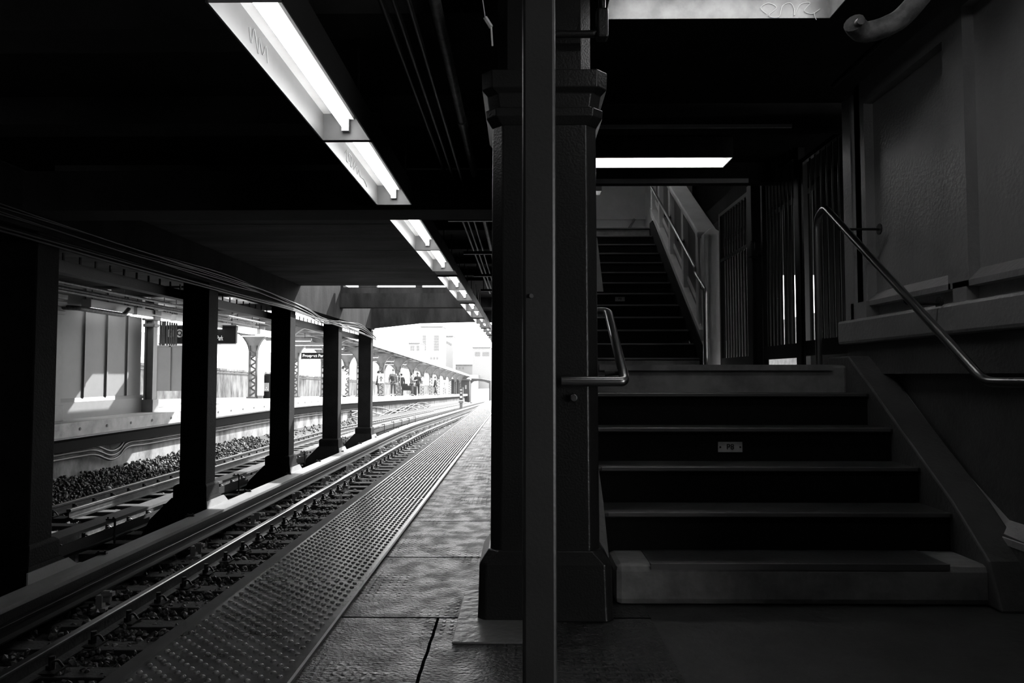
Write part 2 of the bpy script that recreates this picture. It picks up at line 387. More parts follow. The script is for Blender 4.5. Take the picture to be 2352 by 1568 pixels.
t0 = make_tie(-4.55, -1.75, (XR, XR+1.5), ZR); t0['group'] = 'ties of the near track'
z0 = t0.location.z; k = 0; y = 3.55
while y < 48:
    o = t0 if k == 0 else copy_tree(t0)
    o.location = (o.location.x, y, z0+g(y))
    o['label'] = ('dark tie with clips under the near rail, %s from the bottom of the photo' % ORD[k]) if k < 16 else 'tie of the near track, one of the small ones receding into the glare'
    y += .565; k += 1
t1 = make_tie(-8.1, -5.1, (-7.45, -5.95), -1.06); t1['group'] = 'ties of the far track'
z1 = t1.location.z; y = 9.4; k = 0
while y < 46:
    o = t1 if k == 0 else copy_tree(t1)
    o.location = (o.location.x, y, z1+g(y)); o['label'] = 'tie of the far track, half buried in stones beyond the pillars'
    y += .565; k += 1

# third rails with cover boards
def third_rail(xc0, xc1, zc, xr, side, label, mcov, ysup):
    t = thing('third_rail', (xr, 2.0, -1.3), label, 'third rail')
    a = MB(); a.sweep(rail_prof(xr-side*.08, zc-.17, .8), RY); a.build('power_rail', 'power', t)
    b = MB(); b.sweep([(xc0,zc-.035),(xc1,zc-.045),(xc1,zc-.008),(xc0,zc)], RY); b.build('cover_board', mcov, t)
    b = MB(); b.sweep([(xr-side*.19-.012,zc-.22),(xr-side*.19+.012,zc-.22),(xr-side*.19+.012,zc-.10),(xr-side*.19-.012,zc-.10)], RY); b.build('guard_board', 'steel_black', t)
    for y in ysup:
        d = g(y)
        s = MB(); s.box(xr-.03, xr+.03, y-.035, y+.035, -1.28+d, zc-.29+d)
        s.box(xr-.075, xr+.075, y-.05, y+.05, -1.31+d, -1.27+d); s.box(xr+side*.03, xr+side*.10, y-.02, y+.02, zc-.36+d, zc-.25+d)
        s.box(xr+side*.02, xr+side*.13, y-.03, y+.03, zc-.30+d, zc-.26+d); s.build('insulator', 'ins', t)
        xb = xc0 if side > 0 else xc1
        c = MB(); y2 = y+.45; d = g(y2)
        c.box(xb-.05, xb+.06, y2-.018, y2+.018, zc-.004+d, zc+.012+d)
        for q in (-.03, .04): c.cyl((xb+q, y2, zc+.01+d), (xb+q, y2, zc+.035+d), .011, 6)
        c.tube(round_path([(xb+.03, y2, zc+.012+d), (xb-side*.06, y2, zc+.012+d), (xb-side*.06, y2, zc-.3+d)], .04), .014, 6)
        c.build('cover_clamp', 'steel_black', t)
    return t
third_rail(-4.42, -4.19, -.86, -4.16, 1, 'near third rail under a long pale cover board with insulator posts, before the pillars', 'cover', [3.2+2.1*i for i in range(20)])
third_rail(-5.50, -5.27, -.83, -5.45, -1, 'far third rail under a dark cover board with hooked clamps, behind the pillars', 'cover_dark', [4.9+2.1*i for i in range(16)])

# ------------------------------------------------------------------ pillars between the tracks
def make_pillar():
    t = thing('pillar', (-4.69, 0.17, -1.3), '', 'pillar', 'dark pillars between the two tracks')
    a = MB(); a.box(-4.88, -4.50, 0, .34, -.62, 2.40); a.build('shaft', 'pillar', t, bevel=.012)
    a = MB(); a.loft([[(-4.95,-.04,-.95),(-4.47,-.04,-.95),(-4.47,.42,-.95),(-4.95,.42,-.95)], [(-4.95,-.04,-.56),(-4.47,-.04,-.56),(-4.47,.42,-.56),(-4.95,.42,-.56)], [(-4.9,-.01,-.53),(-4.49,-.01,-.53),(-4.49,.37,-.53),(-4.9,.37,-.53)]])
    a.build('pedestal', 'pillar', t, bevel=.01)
    def ring(x0, x1, y0, y1, z): return [(x0,y0,z),(x1,y0,z),(x1,y1,z),(x0,y1,z)]
    a = MB(); a.loft([ring(-5.36,-4.42,-.22,.92,-1.33), ring(-5.22,-4.43,-.13,.74,-1.0), ring(-4.96,-4.46,-.05,.43,-.72)]); a.build('flared_base', 'pillar', t)
    # pale protection board leaning on the track side of the flare
    a = MB(); a.add([(-4.405,-.14,-.98),(-4.405,.80,-.98),(-4.43,.50,-.76),(-4.43,-.10,-.76),(-4.42,-.14,-.98),(-4.42,.80,-.98),(-4.445,.50,-.76),(-4.445,-.10,-.76)],
                    [(0,1,2,3),(4,7,6,5),(0,4,5,1),(1,5,6,2),(2,6,7,3),(3,7,4,0)])
    a.build('protection_board', 'cover', t)
    return t
pil = make_pillar(); PY = [6.80, 10.61, 14.41, 18.26, 22.24]
plab = ['black pillar at the left edge of the photo, closest to the camera', 'black pillar second from the left, its flared base beside the pale cover board',
        'black pillar third from the left', 'black pillar fourth from the left', 'grey concrete pillar fifth from the left, at the edge of the bright opening']
for k, y in enumerate(PY):
    o = pil if k == 0 else copy_tree(pil); o.location = (-4.69, y+.17, -1.3); o['label'] = plab[k]

# girders
lg = MB(); lg.box(-4.90, -4.48, -4, 14.95, 2.36, 2.86); lg.box(-4.90, -4.48, 14.95, 22.7, 2.42, 3.32)
tag(lg.build('longitudinal_girder', 'girder', loc=None), 'long concrete girder carried on the row of dark pillars between the tracks', 'girder')
def cross(y0, y1, z0, z1, x0, x1, label, m='girder'):
    a = MB(); a.box(x0, x1, y0, y1, z0, z1)
    return tag(a.build('cross_girder', m), label, 'girder', 'cross girders over the near track')
cross(6.55, 6.98, 2.50, 2.86, -9.2, .0, 'black cross girder over the near track between the first and second pairs of lamps', 'deck_dark')
a = MB(); a.box(-4.5, .2, 18.26, 18.62, 2.71, 3.06); a.box(-4.5, .2, 18.40, 18.55, 3.06, 3.225)
for xa, xb in ((-4.5,-4.43),(-4.05,-3.60),(-2.62,-2.46),(-1.8,.2)): a.box(xa, xb, 18.40, 18.55, 3.22, 3.6)
tag(a.build('cross_girder', 'girder'), 'black cross girder with bright daylight slits above it, at the fourth pillar', 'girder', 'cross girders over the near track')
a = MB(); a.prism([(-4.5,2.45),(-3.05,2.61),(-1.6,2.645),(.2,2.645),(.2,3.2),(-4.5,3.2)], 'y', 22.24, 22.60)
tag(a.build('cross_girder', 'girder'), 'farthest cross girder with a haunched left end framing the bright sky', 'girder', 'cross girders over the near track')

# cable tray behind the pillars
t = thing('cable_tray', (-4.95, 4, 2.1), 'long black cable tray slung under the girder behind the row of pillars', 'cable tray')
a = MB(); a.box(-5.03, -4.885, 3, 22.6, 2.12, 2.25); a.build('trough', 'steel_black', t)
for k in range(60):
    y = 8.0+k*.31
    if y > 22.4: break
    a = MB(); a.prism([(y-.05,2.25),(y+.05,2.25),(y+.014,2.28),(y+.014,2.36),(y-.014,2.36),(y-.014,2.28)], 'x', -5.01, -4.995); a.build('hanger', 'steel_black', t)
def cable(pts, r, label, m='cable', grp=None, seg=6, n=5):
    a = MB(); a.tube(smooth_path(pts, n), r, seg)
    return tag(a.build('cable', m), label, 'cable', grp)
up = [(5,2.5),(8,2.5),(11,2.53),(13,2.51),(15.3,2.41),(16.6,2.31),(18.3,2.37),(20.7,2.42),(22.7,2.20)]
lo = [(5,2.27),(8,2.28),(11,2.28),(14,2.31),(16,2.26),(18.2,2.25),(20.7,2.20),(22.7,2.12)]
for i in range(6):
    cable([(-4.465+.016*((i*2)%3), y, z-.021*i+.022*math.sin(y*1.3+i*1.9)) for y, z in up], .011, 'dusty cable in the upper bundle strung across the pillar tops, %s from the top' % ORD[i], 'cable_soot', 'upper cable bundle on the pillars')
for i in range(4):
    cable([(-4.455+.022*(i%2), y, z+.03-.016*i+.012*math.sin(y*1.1+i)) for y, z in lo], .014, 'dusty cable in the lower bundle strung across the pillars, %s from the top' % ORD[i], 'cable_soot', 'lower cable bundle on the pillars')

# ------------------------------------------------------------------ lamps
def lamp(loc, length, label, rods=True, axis='y', grp=None, mt='tube', side='housing_side', bare=False, w=.30):
    """open trough lamp; loc = centre of the open bottom"""
    t = thing('trough_lamp', loc, label, 'lamp', grp)
    x, y, z = loc; h = .17; L2 = length/2; W2 = w/2
    def B(mb, u0, u1, v0, v1, z0, z1):      # u across, v along
        if axis == 'y': mb.box(x+u0, x+u1, y+v0, y+v1, z0, z1)
        else: mb.box(x+v0, x+v1, y+u0, y+u1, z0, z1)
    z_rim = z if not bare else z+h-.03
    s = MB(); B(s, -W2-.006, -W2, -L2, L2, z_rim, z+h+.006); B(s, W2, W2+.006, -L2, L2, z_rim, z+h+.006); B(s, -W2, W2, -L2, L2, z+h+.004, z+h+.012)
    s.build('shell', 'housing_out', t)
    s = MB(); B(s, -W2, -W2+.004, -L2, L2, z_rim, z+h); B(s, W2-.004, W2, -L2, L2, z_rim, z+h)
    B(s, -W2, W2, -L2, -L2+.006, z, z+h); B(s, -W2, W2, L2-.006, L2, z, z+h); s.build('side_panel', side, t)
    s = MB(); B(s, -W2, W2, -L2, L2, z+h-.002, z+h+.004)
    # central ballast cover and the two sloped reflector wings
    B(s, -.05, .05, -L2+.02, L2-.02, z+h-.045, z+h-.002)
    s.build('reflector', 'housing', t)
    p = MB()
    u = [(-.115, z+h-.01), (-.05, z+h-.05)], [(.115, z+h-.01), (.05, z+h-.05)]
    tb = MB()
    zt = z+.078
    if axis == 'y': tb.cyl((x, y-L2+.05, zt), (x, y+L2-.05, zt), .021, 14)
    else: tb.cyl((x-L2+.05, y, zt), (x+L2-.05, y, zt), .021, 14)
    tb.build('tube', mt, t)
    for sgn in (-1, 1):
        q = MB(); B(q, -.022, .022, sgn*(L2-.028)-.014, sgn*(L2-.028)+.014, zt-.03, z+h-.04); q.build('lamp_holder', 'housing', t)
    if rods:
        for sgn in (-.6, .6):
            q = MB()
            e = (x+W2, y+sgn*L2, z+h) if axis == 'y' else (x+sgn*L2, y, z+h)
            q.cyl(e, (e[0], e[1], 3.06), .007, 6); q.build('hanger_rod', 'steel_black', t)
    return t
ZL = 2.50; LX = -1.094; n = 0
GRP = [2.93, 7.03, 11.12, 15.35, 19.45, 23.55, 27.65, 31.7]
names = ['first', 'second', 'third', 'fourth', 'fifth', 'sixth', 'seventh', 'eighth', 'ninth', 'tenth', 'eleventh', 'twelfth', 'thirteenth', 'fourteenth', 'fifteenth', 'sixteenth']
lamps = []
for gi, y0 in enumerate(GRP):
    for q in range(2):
        L = 1.73
        lb = 'trough lamp over the platform edge, %s from the top of the photo' % names[n]
        lamps.append(lamp((LX, y0-.07+q*1.765+L/2, ZL+g(y0)*.6), L, lb, rods=gi < 4, grp='trough lamps over the near platform edge')); n += 1
    if gi < 7 and gi > 0:
        a = MB(); e = y0-.07+2*1.765; a.box(LX-.15, LX+.156, e-.02, GRP[gi+1]-.09, ZL+.02+g(y0)*.6, ZL+.16+g(y0)*.6)
        tag(a.build('wireway', 'steel_black'), 'short black wireway box bridging the gap after the %s lamp of the row' % names[n-1], 'wireway', 'wireway boxes between lamps')

# scrawls on the lamp reflectors
def scrawl(pts, r, name, m, label, cat, parent=None, grp=None):
    a = MB(); a.tube(smooth_path(pts, 5), r, 5)
    o = a.build(name, m, parent)
    if parent is None: tag(o, label, cat, grp)
    else: o['label'] = label
    return o
xs = LX-.15+.007
sc = [(5.35,.09),(5.42,.13),(5.40,.05),(5.50,.07),(5.46,.12),(5.55,.12),(5.53,.05),(5.60,.06),(5.66,.12),(5.63,.05),(5.72,.10),(5.75,.05),(5.82,.10),(5.85,.06),(5.98,.07),(6.1,.04)]
scrawl([(xs, yy-.2, ZL+zz) for yy, zz in sc], .0025, 'graffiti_tag', 'grafw', 'pale marker scrawl', '', lamps[1])
sc = [(3.3,.11),(3.33,.05),(3.36,.13),(3.42,.04),(3.43,.12),(3.48,.06),(3.52,.12),(3.55,.05)]
scrawl([(xs, yy, ZL+zz) for yy, zz in sc], .002, 'graffiti_tag', 'grafw', 'pale marker scrawl', '', lamps[0])

# lamp across the foot of the stairs, and the one over the landing
lt = lamp((1.00, 3.545, 2.83), 1.15, 'trough lamp across the foot of the stairs at the top edge, scrawled inside', rods=False, axis='x', side='housing_dimmed')
sc = [(-.03,.05),(-.06,.09),(-.02,.12),(.02,.09),(-.02,.04),(.03,.03),(.05,.10),(.09,.12),(.11,.08),(.11,.04),(.14,.11),(.19,.12),(.16,.07),(.20,.05),(.24,.08),(.21,.05),(.22,.01)]
scrawl([(1.28+u, 3.545+.15-.009, 2.81+v*.8) for u, v in sc], .0016, 'graffiti_tag', 'grafw', 'pale marker scrawl', '', lt)
lamp((1.19, 6.35, 2.86), 1.22, 'glowing trough lamp under the ceiling over the stair landing', rods=False, axis='x', side='housing')

lamp((1.25, 1.75, 2.80), 1.22, 'batten lamp above the camera at the stair foot, out of frame', rods=False, axis='x', bare=True)

# ------------------------------------------------------------------ pipes overhead left of the column
def pipe(x, z, r, label, m='pipe', y0=1.2, y1=16, joints=()):
    t = thing('overhead_pipe', (x, y0, z), label, 'pipe', 'pipes along the ceiling beside the column')
    a = MB(); a.cyl((x,y0,z), (x,y1,z), r, 14); a.build('pipe_run', m, t)
    for y in joints:
        a = MB(); a.cyl((x,y-.06,z), (x,y+.06,z), r+.008, 14); a.build('coupling', m, t)
    return t
pipe(-.41, 2.82, .030, 'thick scuffed pipe running along the ceiling left of the column', joints=(5.2, 8.0, 12))
pipe(-.58, 2.74, .013, 'thin dark conduit left of the thick scuffed ceiling pipe', 'pipe_dark')
pipe(-.66, 2.80, .016, 'dark conduit farthest from the column among the ceiling pipes', 'pipe_dark')
pipe(-.50, 2.70, .012, 'dark conduit hanging lowest beside the thick scuffed ceiling pipe', 'pipe_dark')
for k, y in enumerate((7.6, 9.7, 11.9, 14.0)):
    a = MB(); a.box(-.75, -.2, y, y+.05, 2.62, 2.66); a.cyl((-.7,y+.025,2.66), (-.7,y+.025,2.95), .008, 6); a.cyl((-.25,y+.025,2.66), (-.25,y+.025,2.95), .008, 6)
    tag(a.build('pipe_hanger', 'steel_black'), 'black trapeze bracket holding the ceiling pipes, %s from the camera' % ORD[k], 'bracket', 'pipe brackets')

# ------------------------------------------------------------------ big column and the post in front of it
CX, CY = .105, 3.36
def octo(hw, z, ch=.045, hd=None):
    hd = hd or hw*.9
    return [(CX-hw+ch,CY-hd,z),(CX+hw-ch,CY-hd,z),(CX+hw,CY-hd+ch,z),(CX+hw,CY+hd-ch,z),(CX+hw-ch,CY+hd,z),(CX-hw+ch,CY+hd,z),(CX-hw,CY+hd-ch,z),(CX-hw,CY-hd+ch,z)]
t = thing('platform_column', (CX, CY, 0), 'thick dark painted column with chamfered corners, stepped capital and pedestal, mid-photo', 'column')
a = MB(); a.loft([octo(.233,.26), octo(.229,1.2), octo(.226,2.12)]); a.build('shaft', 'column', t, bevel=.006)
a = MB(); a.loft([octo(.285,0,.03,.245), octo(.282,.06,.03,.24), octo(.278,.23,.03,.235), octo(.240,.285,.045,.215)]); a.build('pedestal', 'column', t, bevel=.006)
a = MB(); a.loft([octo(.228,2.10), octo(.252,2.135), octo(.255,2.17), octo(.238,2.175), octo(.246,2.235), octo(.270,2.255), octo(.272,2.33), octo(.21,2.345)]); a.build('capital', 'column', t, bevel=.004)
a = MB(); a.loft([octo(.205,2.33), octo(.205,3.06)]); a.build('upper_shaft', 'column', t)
t = thing('square_post', (.052, 2.05, 0), 'slim square steel post standing in front of the thick column', 'post')
a = MB(); a.box(.006, .0975, 2.0, 2.09, .012, 3.05); a.build('post_shaft', 'post', t, bevel=.009)
a = MB(); a.box(-.04, .145, 1.955, 2.135, 0, .014)
for u in (-.022, .127):
    for v in (1.973, 2.117): a.cyl((u,v,.01), (u,v,.03), .009, 6)
a.build('base_plate', 'post', t)
a = MB(); a.cyl((.030,2.0,1.235), (.030,1.992,1.235), .006, 8); a.build('hook', 'nosing', t)
# conduit with elbow right of the column top
t = thing('conduit', (.30, 3.1, 2.55), 'dark conduit with an elbow fitting beside the top of the thick column', 'conduit')
a = MB(); a.tube(round_path([(.10,3.10,2.475),(.325,3.10,2.475),(.35,3.10,2.52),(.352,3.10,3.0)], .04), .016, 10); a.build('conduit_run', 'column', t)
a = MB(); a.box(.325, .375, 3.07, 3.13, 2.45, 2.58); a.build('elbow_box', 'column', t, bevel=.01)
# conduit on the left of the column top
a = MB(); a.tube([(-.12,3.0,2.46),(-.145,3.0,2.50)], .010, 6); a.tube([(-.145,3.0,2.50),(-.22,3.1,3.06)], .003, 5); a.tube([(-.12,3.0,2.46),(-.115,3.0,2.38)], .004, 5)
tag(a.build('cable_stub', 'housing'), 'small pale bent cable stub hanging left of the column near the ceiling', 'cable')

# ------------------------------------------------------------------ stairs
ST_Y, ST_T, ST_X0, ST_X1 = 3.34, .275, .40, 2.07
sz = [0, .179, .361, .544, .726, .913, 1.087]
t = thing('stair_flight', (1.23, 3.34, 0), 'short flight of black stairs with pale first and top risers, rising to the landing', 'stairs')
def step(t, x0, x1, y, z0, z1, depth, mr, mt, first=False):
    s = MB(); s.box(x0, x1, y, y+depth, z0-.05 if z0 > .05 else 0.0, z1-.022)
    o = s.build('step', mr, t, bevel=.012 if mr == 'concrete_light' else 0)
    n = MB(); n.box(x0, x1, y-.022, y+depth, z1-.022, z1); n.build('tread', mt, o, bevel=.005)
    n = MB(); n.box(x0+.02, x1-.02, y-.026, y-.014, z1-.018, z1+.003); n.build('nosing', 'nosing', o, bevel=.003)
    return o
for k in range(1, 7):
    y = ST_Y+(k-1)*ST_T; z = sz[k]; w0 = ST_X0+(.02 if k == 1 else 0); w1 = ST_X1+(.04 if k == 1 else 0)
    if k == 1:
        s = MB(); s.box(w0, w1+.02, y, y+.32, 0, z); o = s.build('step', 'concrete_light', t, bevel=.03)
        n = MB(); n.box(.58, 1.90, y+.004, y+.28, z-.004, z+.004); n.build('tread', 'tread', o)
        n = MB(); n.box(.58, 1.90, y-.004, y+.008, z-.02, z+.006); n.build('nosing', 'nosing', o)
    elif k < 6: step(t, w0, w1, y, sz[k-1], z, ST_T+.04, 'riser', 'tread')
    else:
        s = MB(); s.box(w0, w1, y, y+.35, .86, z); o = s.build('step', 'concrete_light', t, bevel=.02)
        n = MB(); n.box(w0+.1, w1-.1, y-.02, y+.02, z-.035, z+.001); n.build('nosing', 'concrete_light', o)
s = MB()
pg = [(ST_Y+.1,0),(ST_Y+.05,.20)]+[(ST_Y+(k-1)*ST_T-.01, sz[k]+.05) for k in range(2,7)]+[(5.2,1.14),(5.2,0)]
s.prism(pg, 'x', ST_X0-.04, ST_X0); s.build('stringer', 'wall_low', t)
ld = MB(); ld.box(.0, 3.2, 4.98, 9.35, 0, 1.087); ld.build('floor', 'floor_stair', kind='structure')
ld = MB(); ld.box(.0, .42, 4.6, 16.5, 0, 3.05); ld.build('wall_stair', 'deck_dark', kind='structure')

# upper flight
U_Y, U_T, U_X0, U_X1, U_Z, U_R = 9.30, .29, .45, 2.25, 1.237, .195
t = thing('stair_flight', (1.3, 9.3, 1.087), 'long black upper stair flight climbing beyond the landing', 'stairs')
for k in range(1, 14):
    y = U_Y+(k-1)*U_T; z = U_Z+(k-1)*U_R
    mr = 'concrete_light' if k in (1, 13) else 'riser'
    step(t, U_X0, U_X1, y, z-U_R, z, U_T+.03 if k < 13 else 3.0, mr, 'tread' if k < 13 else 'concrete_light')
s = MB(); s.prism([(9.2,1.087),(9.2,1.40),(12.55,3.66),(12.8,3.66),(12.8,3.2)], 'x', U_X1, U_X1+.015); s.build('stringer', 'riser', t)

# parapet of the upper flight with newel
t = thing('stair_parapet', (2.42, 9.3, 1.087), 'pale grey panelled parapet with a square newel climbing beside the upper stairs', 'parapet')
a = MB(); a.loft([[(2.31,9.26,1.087),(2.575,9.26,1.087),(2.575,9.5,1.087),(2.31,9.5,1.087)],[(2.31,9.26,1.45),(2.575,9.26,1.45),(2.575,9.5,1.45),(2.31,9.5,1.45)],
                  [(2.32,9.27,1.48),(2.565,9.27,1.48),(2.565,9.49,1.48),(2.32,9.49,1.48)],[(2.31,9.26,2.80),(2.565,9.26,2.80),(2.565,9.5,2.80),(2.31,9.5,2.80)],
                  [(2.42,9.36,2.90),(2.45,9.36,2.90),(2.45,9.4,2.90),(2.42,9.4,2.90)]])
a.build('newel', 'trimgrey', t, bevel=.012)
def sl(y): return 1.50+(y-9.4)*.685           # skirt
def cp(y): return 2.78+(y-9.4)*.60            # cap underside
def q4(ya, yb, f0, f1, x0, x1, mb):
    return mb.prism([(ya,f0(ya)),(yb,f0(yb)),(yb,f1(yb)),(ya,f1(ya))], 'x', x0, x1)
a = MB(); q4(9.4, 13.2, lambda y: cp(y)-.02, lambda y: cp(y)+.07, 2.26, 2.53, a); a.build('cap', 'trimgrey', t, bevel=.02)
a = MB(); q4(9.4, 12.8, lambda y: sl(y)-.04, lambda y: sl(y)+.10, 2.27, 2.38, a); a.build('skirt', 'trimgrey', t)
a = MB(); q4(9.4, 13.2, sl, cp, 2.36, 2.46, a); a.build('panel', 'panel_dark', t)
for y in (9.5, 10.35, 11.25, 12.1, 12.75):
    a = MB(); q4(y, y+.13, sl, cp, 2.29, 2.38, a); a.build('stile', 'trimgrey', t)
a = MB(); q4(9.4, 13.2, lambda y: sl(y)+.20, lambda y: sl(y)+.26, 2.34, 2.37, a); a.build('moulding', 'trimgrey', t)

# upper hall seen at the top
a = MB(); a.box(.0, 5, 16.5, 16.7, 3, 5.5)
for z in (3.95, 4.2, 4.5): a.box(.0, 5, 16.4, 16.5, z, z+.07)
a.build('wall_back', 'hallwall', kind='structure')
a = MB(); a.box(2.8, 3.0, 12.8, 16.5, 3.3, 5.5); a.build('wall_right', 'hallwall', kind='structure')
a = MB(); a.box(-.2, 5, 7.05, 16.7, 5.4, 5.6); a.box(-.2, 5, 7.0, 7.13, 3.06, 5.4); a.build('ceiling', 'hallwall', kind='structure')
a = MB(); a.box(-.2, 0, 7.2, 16.7, 3.0, 5.5); a.build('wall_left', 'hallwall', kind='structure')
a = MB(); a.cyl((1.9,16.38,3.4),(2.55,16.38,4.5), .025, 8)
tag(a.build('handrail', 'farcol'), 'pale rail slanting across the wall at the head of the upper stairs', 'handrail')
lamp((.95, 13.2, 4.30), 1.0, 'small bright lamp at the head of the upper stairs beside the column', rods=False, axis='x', mt='tube')

lamp((1.2, 9.9, 5.2), 1.5, 'added unseen trough light high over the upper stairs, above the opening', rods=False, axis='x')  # unseen fill lights added to brighten the hall, with the next two
lamp((1.2, 11.8, 5.2), 1.5, 'added unseen trough light high over the middle of the upper stairs', rods=False, axis='x')
lamp((1.2, 14.3, 5.2), 1.5, 'added unseen trough light high over the head of the upper stairs', rods=False, axis='x')
# lips of the two ceiling beams over the landing
a = MB(); a.box(.4, 2.02, 5.44, 5.46, 2.86, 2.885); a.build('trim_7', 'wall', kind='structure')
a = MB(); a.box(.4, 2.17, 6.98, 7.0, 2.85, 2.89); a.build('trim_8', 'wall', kind='structure')
# pale board at left of the upper stairs
a = MB(); a.add([(1.14,11.0,3.08),(1.15,11.0,3.08),(1.24,11.0,2.27),(1.10,11.0,2.27),(1.14,11.03,3.08),(1.15,11.03,3.08),(1.24,11.03,2.27),(1.10,11.03,2.27)],
                [(0,1,2,3),(4,7,6,5),(0,4,5,1),(1,5,6,2),(2,6,7,3),(3,7,4,0)])
tag(a.build('leaning_board', 'trimgrey'), 'narrow pale board propped on the upper stairs beside the column', 'board')

# number plates
def plate(x0, x1, y, z0, z1, txt, size, label):
    t = thing('number_plate', ((x0+x1)/2, y, (z0+z1)/2), label, 'number plate')
    a = MB(); a.box(x0, x1, y-.004, y, z0, z1); a.build('plate', 'plate', t)
    text_mb(txt, (x0+x1)/2, y-.005, (z0+z1)/2, size).build('lettering', 'signblack', t)
    for xx in (x0+.012, x1-.012):
        a = MB(); a.cyl((xx,y-.003,(z0+z1)/2), (xx,y-.008,(z0+z1)/2), .005, 8); a.build('rivet', 'steel_black', t)
yp = ST_Y+3*ST_T
plate(X_(1645,yp), X_(1700,yp), yp, Z_(1036,yp), Z_(1013,yp), 'P8', .043, 'metal number plate P8 riveted to a riser of the lower stairs')
yp = U_Y+7*U_T-.0
plate(1.38, 1.52, U_Y+5*U_T, 2.10, 2.16, 'P8', .05, 'small number plate on a riser of the upper stairs')

# handrails
def handrail(path, r, label, brackets=(), rr=.06, ends=()):
    t = thing('handrail', path[0], label, 'handrail')
    a = MB(); a.tube(round_path(path, rr), r, 14); a.build('rail_tube', 'chrome', t)
    for b in brackets:
        a = MB(); a.tube(round_path([Vector(p) for p in b], .03), .008, 8); a.cyl(b[-1], (b[-1][0]-.006*(1 if b[-1][0] > b[0][0] else -1), b[-1][1], b[-1][2]), .035, 10)
        a.build('bracket', 'steel_black', t)
    return t
XH = 1.98
handrail([(XH,4.93,1.087),(XH,4.93,2.06),(XH,4.80,2.12),(XH,3.18,.992),(XH,1.4,.992)], .021,
         'steel handrail down the right side of the lower stairs, bending level at the bottom',
         brackets=[[(XH,4.60,1.98),(XH,4.60,1.93),(2.24,4.60,1.93)], [(XH,3.82,1.44),(XH,3.82,1.39),(2.16,3.82,1.39)], [(XH,2.93,1.0),(XH,2.93,.95),(2.19,2.93,.95)]])
handrail([(.17,3.085,.995),(.432,3.085,.995),(.435,3.12,1.02),(.435,3.66,1.335),(.25,3.72,1.345),(.20,3.60,1.345)], .021,
         'steel handrail wrapping round the right corner of the thick column', brackets=[], rr=.03)
handrail([(2.20,8.80,1.087),(2.20,8.80,2.04),(2.20,8.9,2.10),(2.20,9.28,2.30),(2.20,9.30,2.38),(2.20,12.7,4.42)], .021,
         'steel handrail running up beside the parapet of the upper stairs', brackets=[[(2.20,9.0,2.12),(2.20,9.0,2.08),(2.32,9.27,2.08)], [(2.20,10.3,2.94),(2.20,10.3,2.90),(2.30,10.35,2.90)], [(2.20,11.2,3.48),(2.20,11.2,3.44),(2.30,11.25,3.44)]])
a = MB(); a.cyl((.225,3.135,.925),(.225,3.115,.925), .016, 14); a.smooth = True
tag(a.build('bolt_head', 'chrome', bevel=.004), 'round metal bolt head on the thick column under the wrapping handrail', 'bolt')
a = MB(); a.cyl((.36,3.16,1.03),(.44,3.155,1.035), .014, 10)
tag(a.build('rail_bracket', 'steel_black'), 'short black bracket behind the wrapping handrail at the column corner', 'bracket')

# ------------------------------------------------------------------ right wall
WX = 2.25
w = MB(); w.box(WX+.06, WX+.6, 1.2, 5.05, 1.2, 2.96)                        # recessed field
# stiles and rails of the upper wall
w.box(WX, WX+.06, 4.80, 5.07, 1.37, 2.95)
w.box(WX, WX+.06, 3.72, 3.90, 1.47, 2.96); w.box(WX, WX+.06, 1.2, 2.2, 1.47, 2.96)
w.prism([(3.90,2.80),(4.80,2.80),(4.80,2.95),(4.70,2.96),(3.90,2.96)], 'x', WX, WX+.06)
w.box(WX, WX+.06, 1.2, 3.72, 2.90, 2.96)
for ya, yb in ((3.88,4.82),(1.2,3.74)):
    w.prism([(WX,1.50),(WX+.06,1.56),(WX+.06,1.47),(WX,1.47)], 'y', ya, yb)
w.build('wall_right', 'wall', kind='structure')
w = MB(); w.box(WX+.02, WX+.6, 1.2, 5.0, 1.1, 1.3)
w.box(WX-.02, WX+.25, 4.78, 5.0, 1.37, 1.5); w.box(WX-.0, WX+.25, 3.74, 3.86, 1.37, 1.5); w.build('wall_right', 'wall', kind='structure')
w = MB(); w.box(WX-.10, WX+.12, 1.2, 5.04, 1.225, 1.385); w.build('trim_1', 'wall', bevel=.02, kind='structure')
# pilaster at the wall end
w = MB(); w.box(WX-.02, WX+.62, 4.94, 5.10, 1.35, 2.92); w.box(WX+.0, WX+.62, 4.84, 4.96, 1.35, 2.97); w.build('trim_2', 'wall', bevel=.02, kind='structure')
# lower wall: frame round a recess that follows the stairs
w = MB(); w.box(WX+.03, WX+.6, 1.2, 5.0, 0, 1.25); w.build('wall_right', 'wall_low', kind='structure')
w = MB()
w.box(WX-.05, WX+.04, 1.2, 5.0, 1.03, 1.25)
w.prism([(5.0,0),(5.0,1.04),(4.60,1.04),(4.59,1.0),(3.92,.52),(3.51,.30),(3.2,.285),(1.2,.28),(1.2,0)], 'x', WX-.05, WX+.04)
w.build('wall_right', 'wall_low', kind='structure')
w = MB(); dg = [(4.62,1.03),(3.92,.53),(3.51,.305),(1.2,.285)]
for (ya,za),(yb,zb) in zip(dg, dg[1:]):
    w.add([(WX-.055,ya,za-.02),(WX-.055,yb,zb-.02),(WX+.035,yb,zb+.045),(WX+.035,ya,za+.045),(WX-.055,ya,za-.05),(WX-.055,yb,zb-.05)], [(0,1,2,3),(0,4,5,1)])
w.build('trim_3', 'wall', kind='structure')
# stepped skirting between stairs and wall
w = MB()
pg = [(3.25,0),(3.33,.20)]+[(ST_Y+(k-1)*ST_T-.02, sz[k]+.055) for k in range(2,7)]+[(5.0,1.14),(5.0,0)]
w.prism(pg, 'x', ST_X1-.005, WX); w.build('trim_4', 'wall_low', kind='structure', bevel=.01)
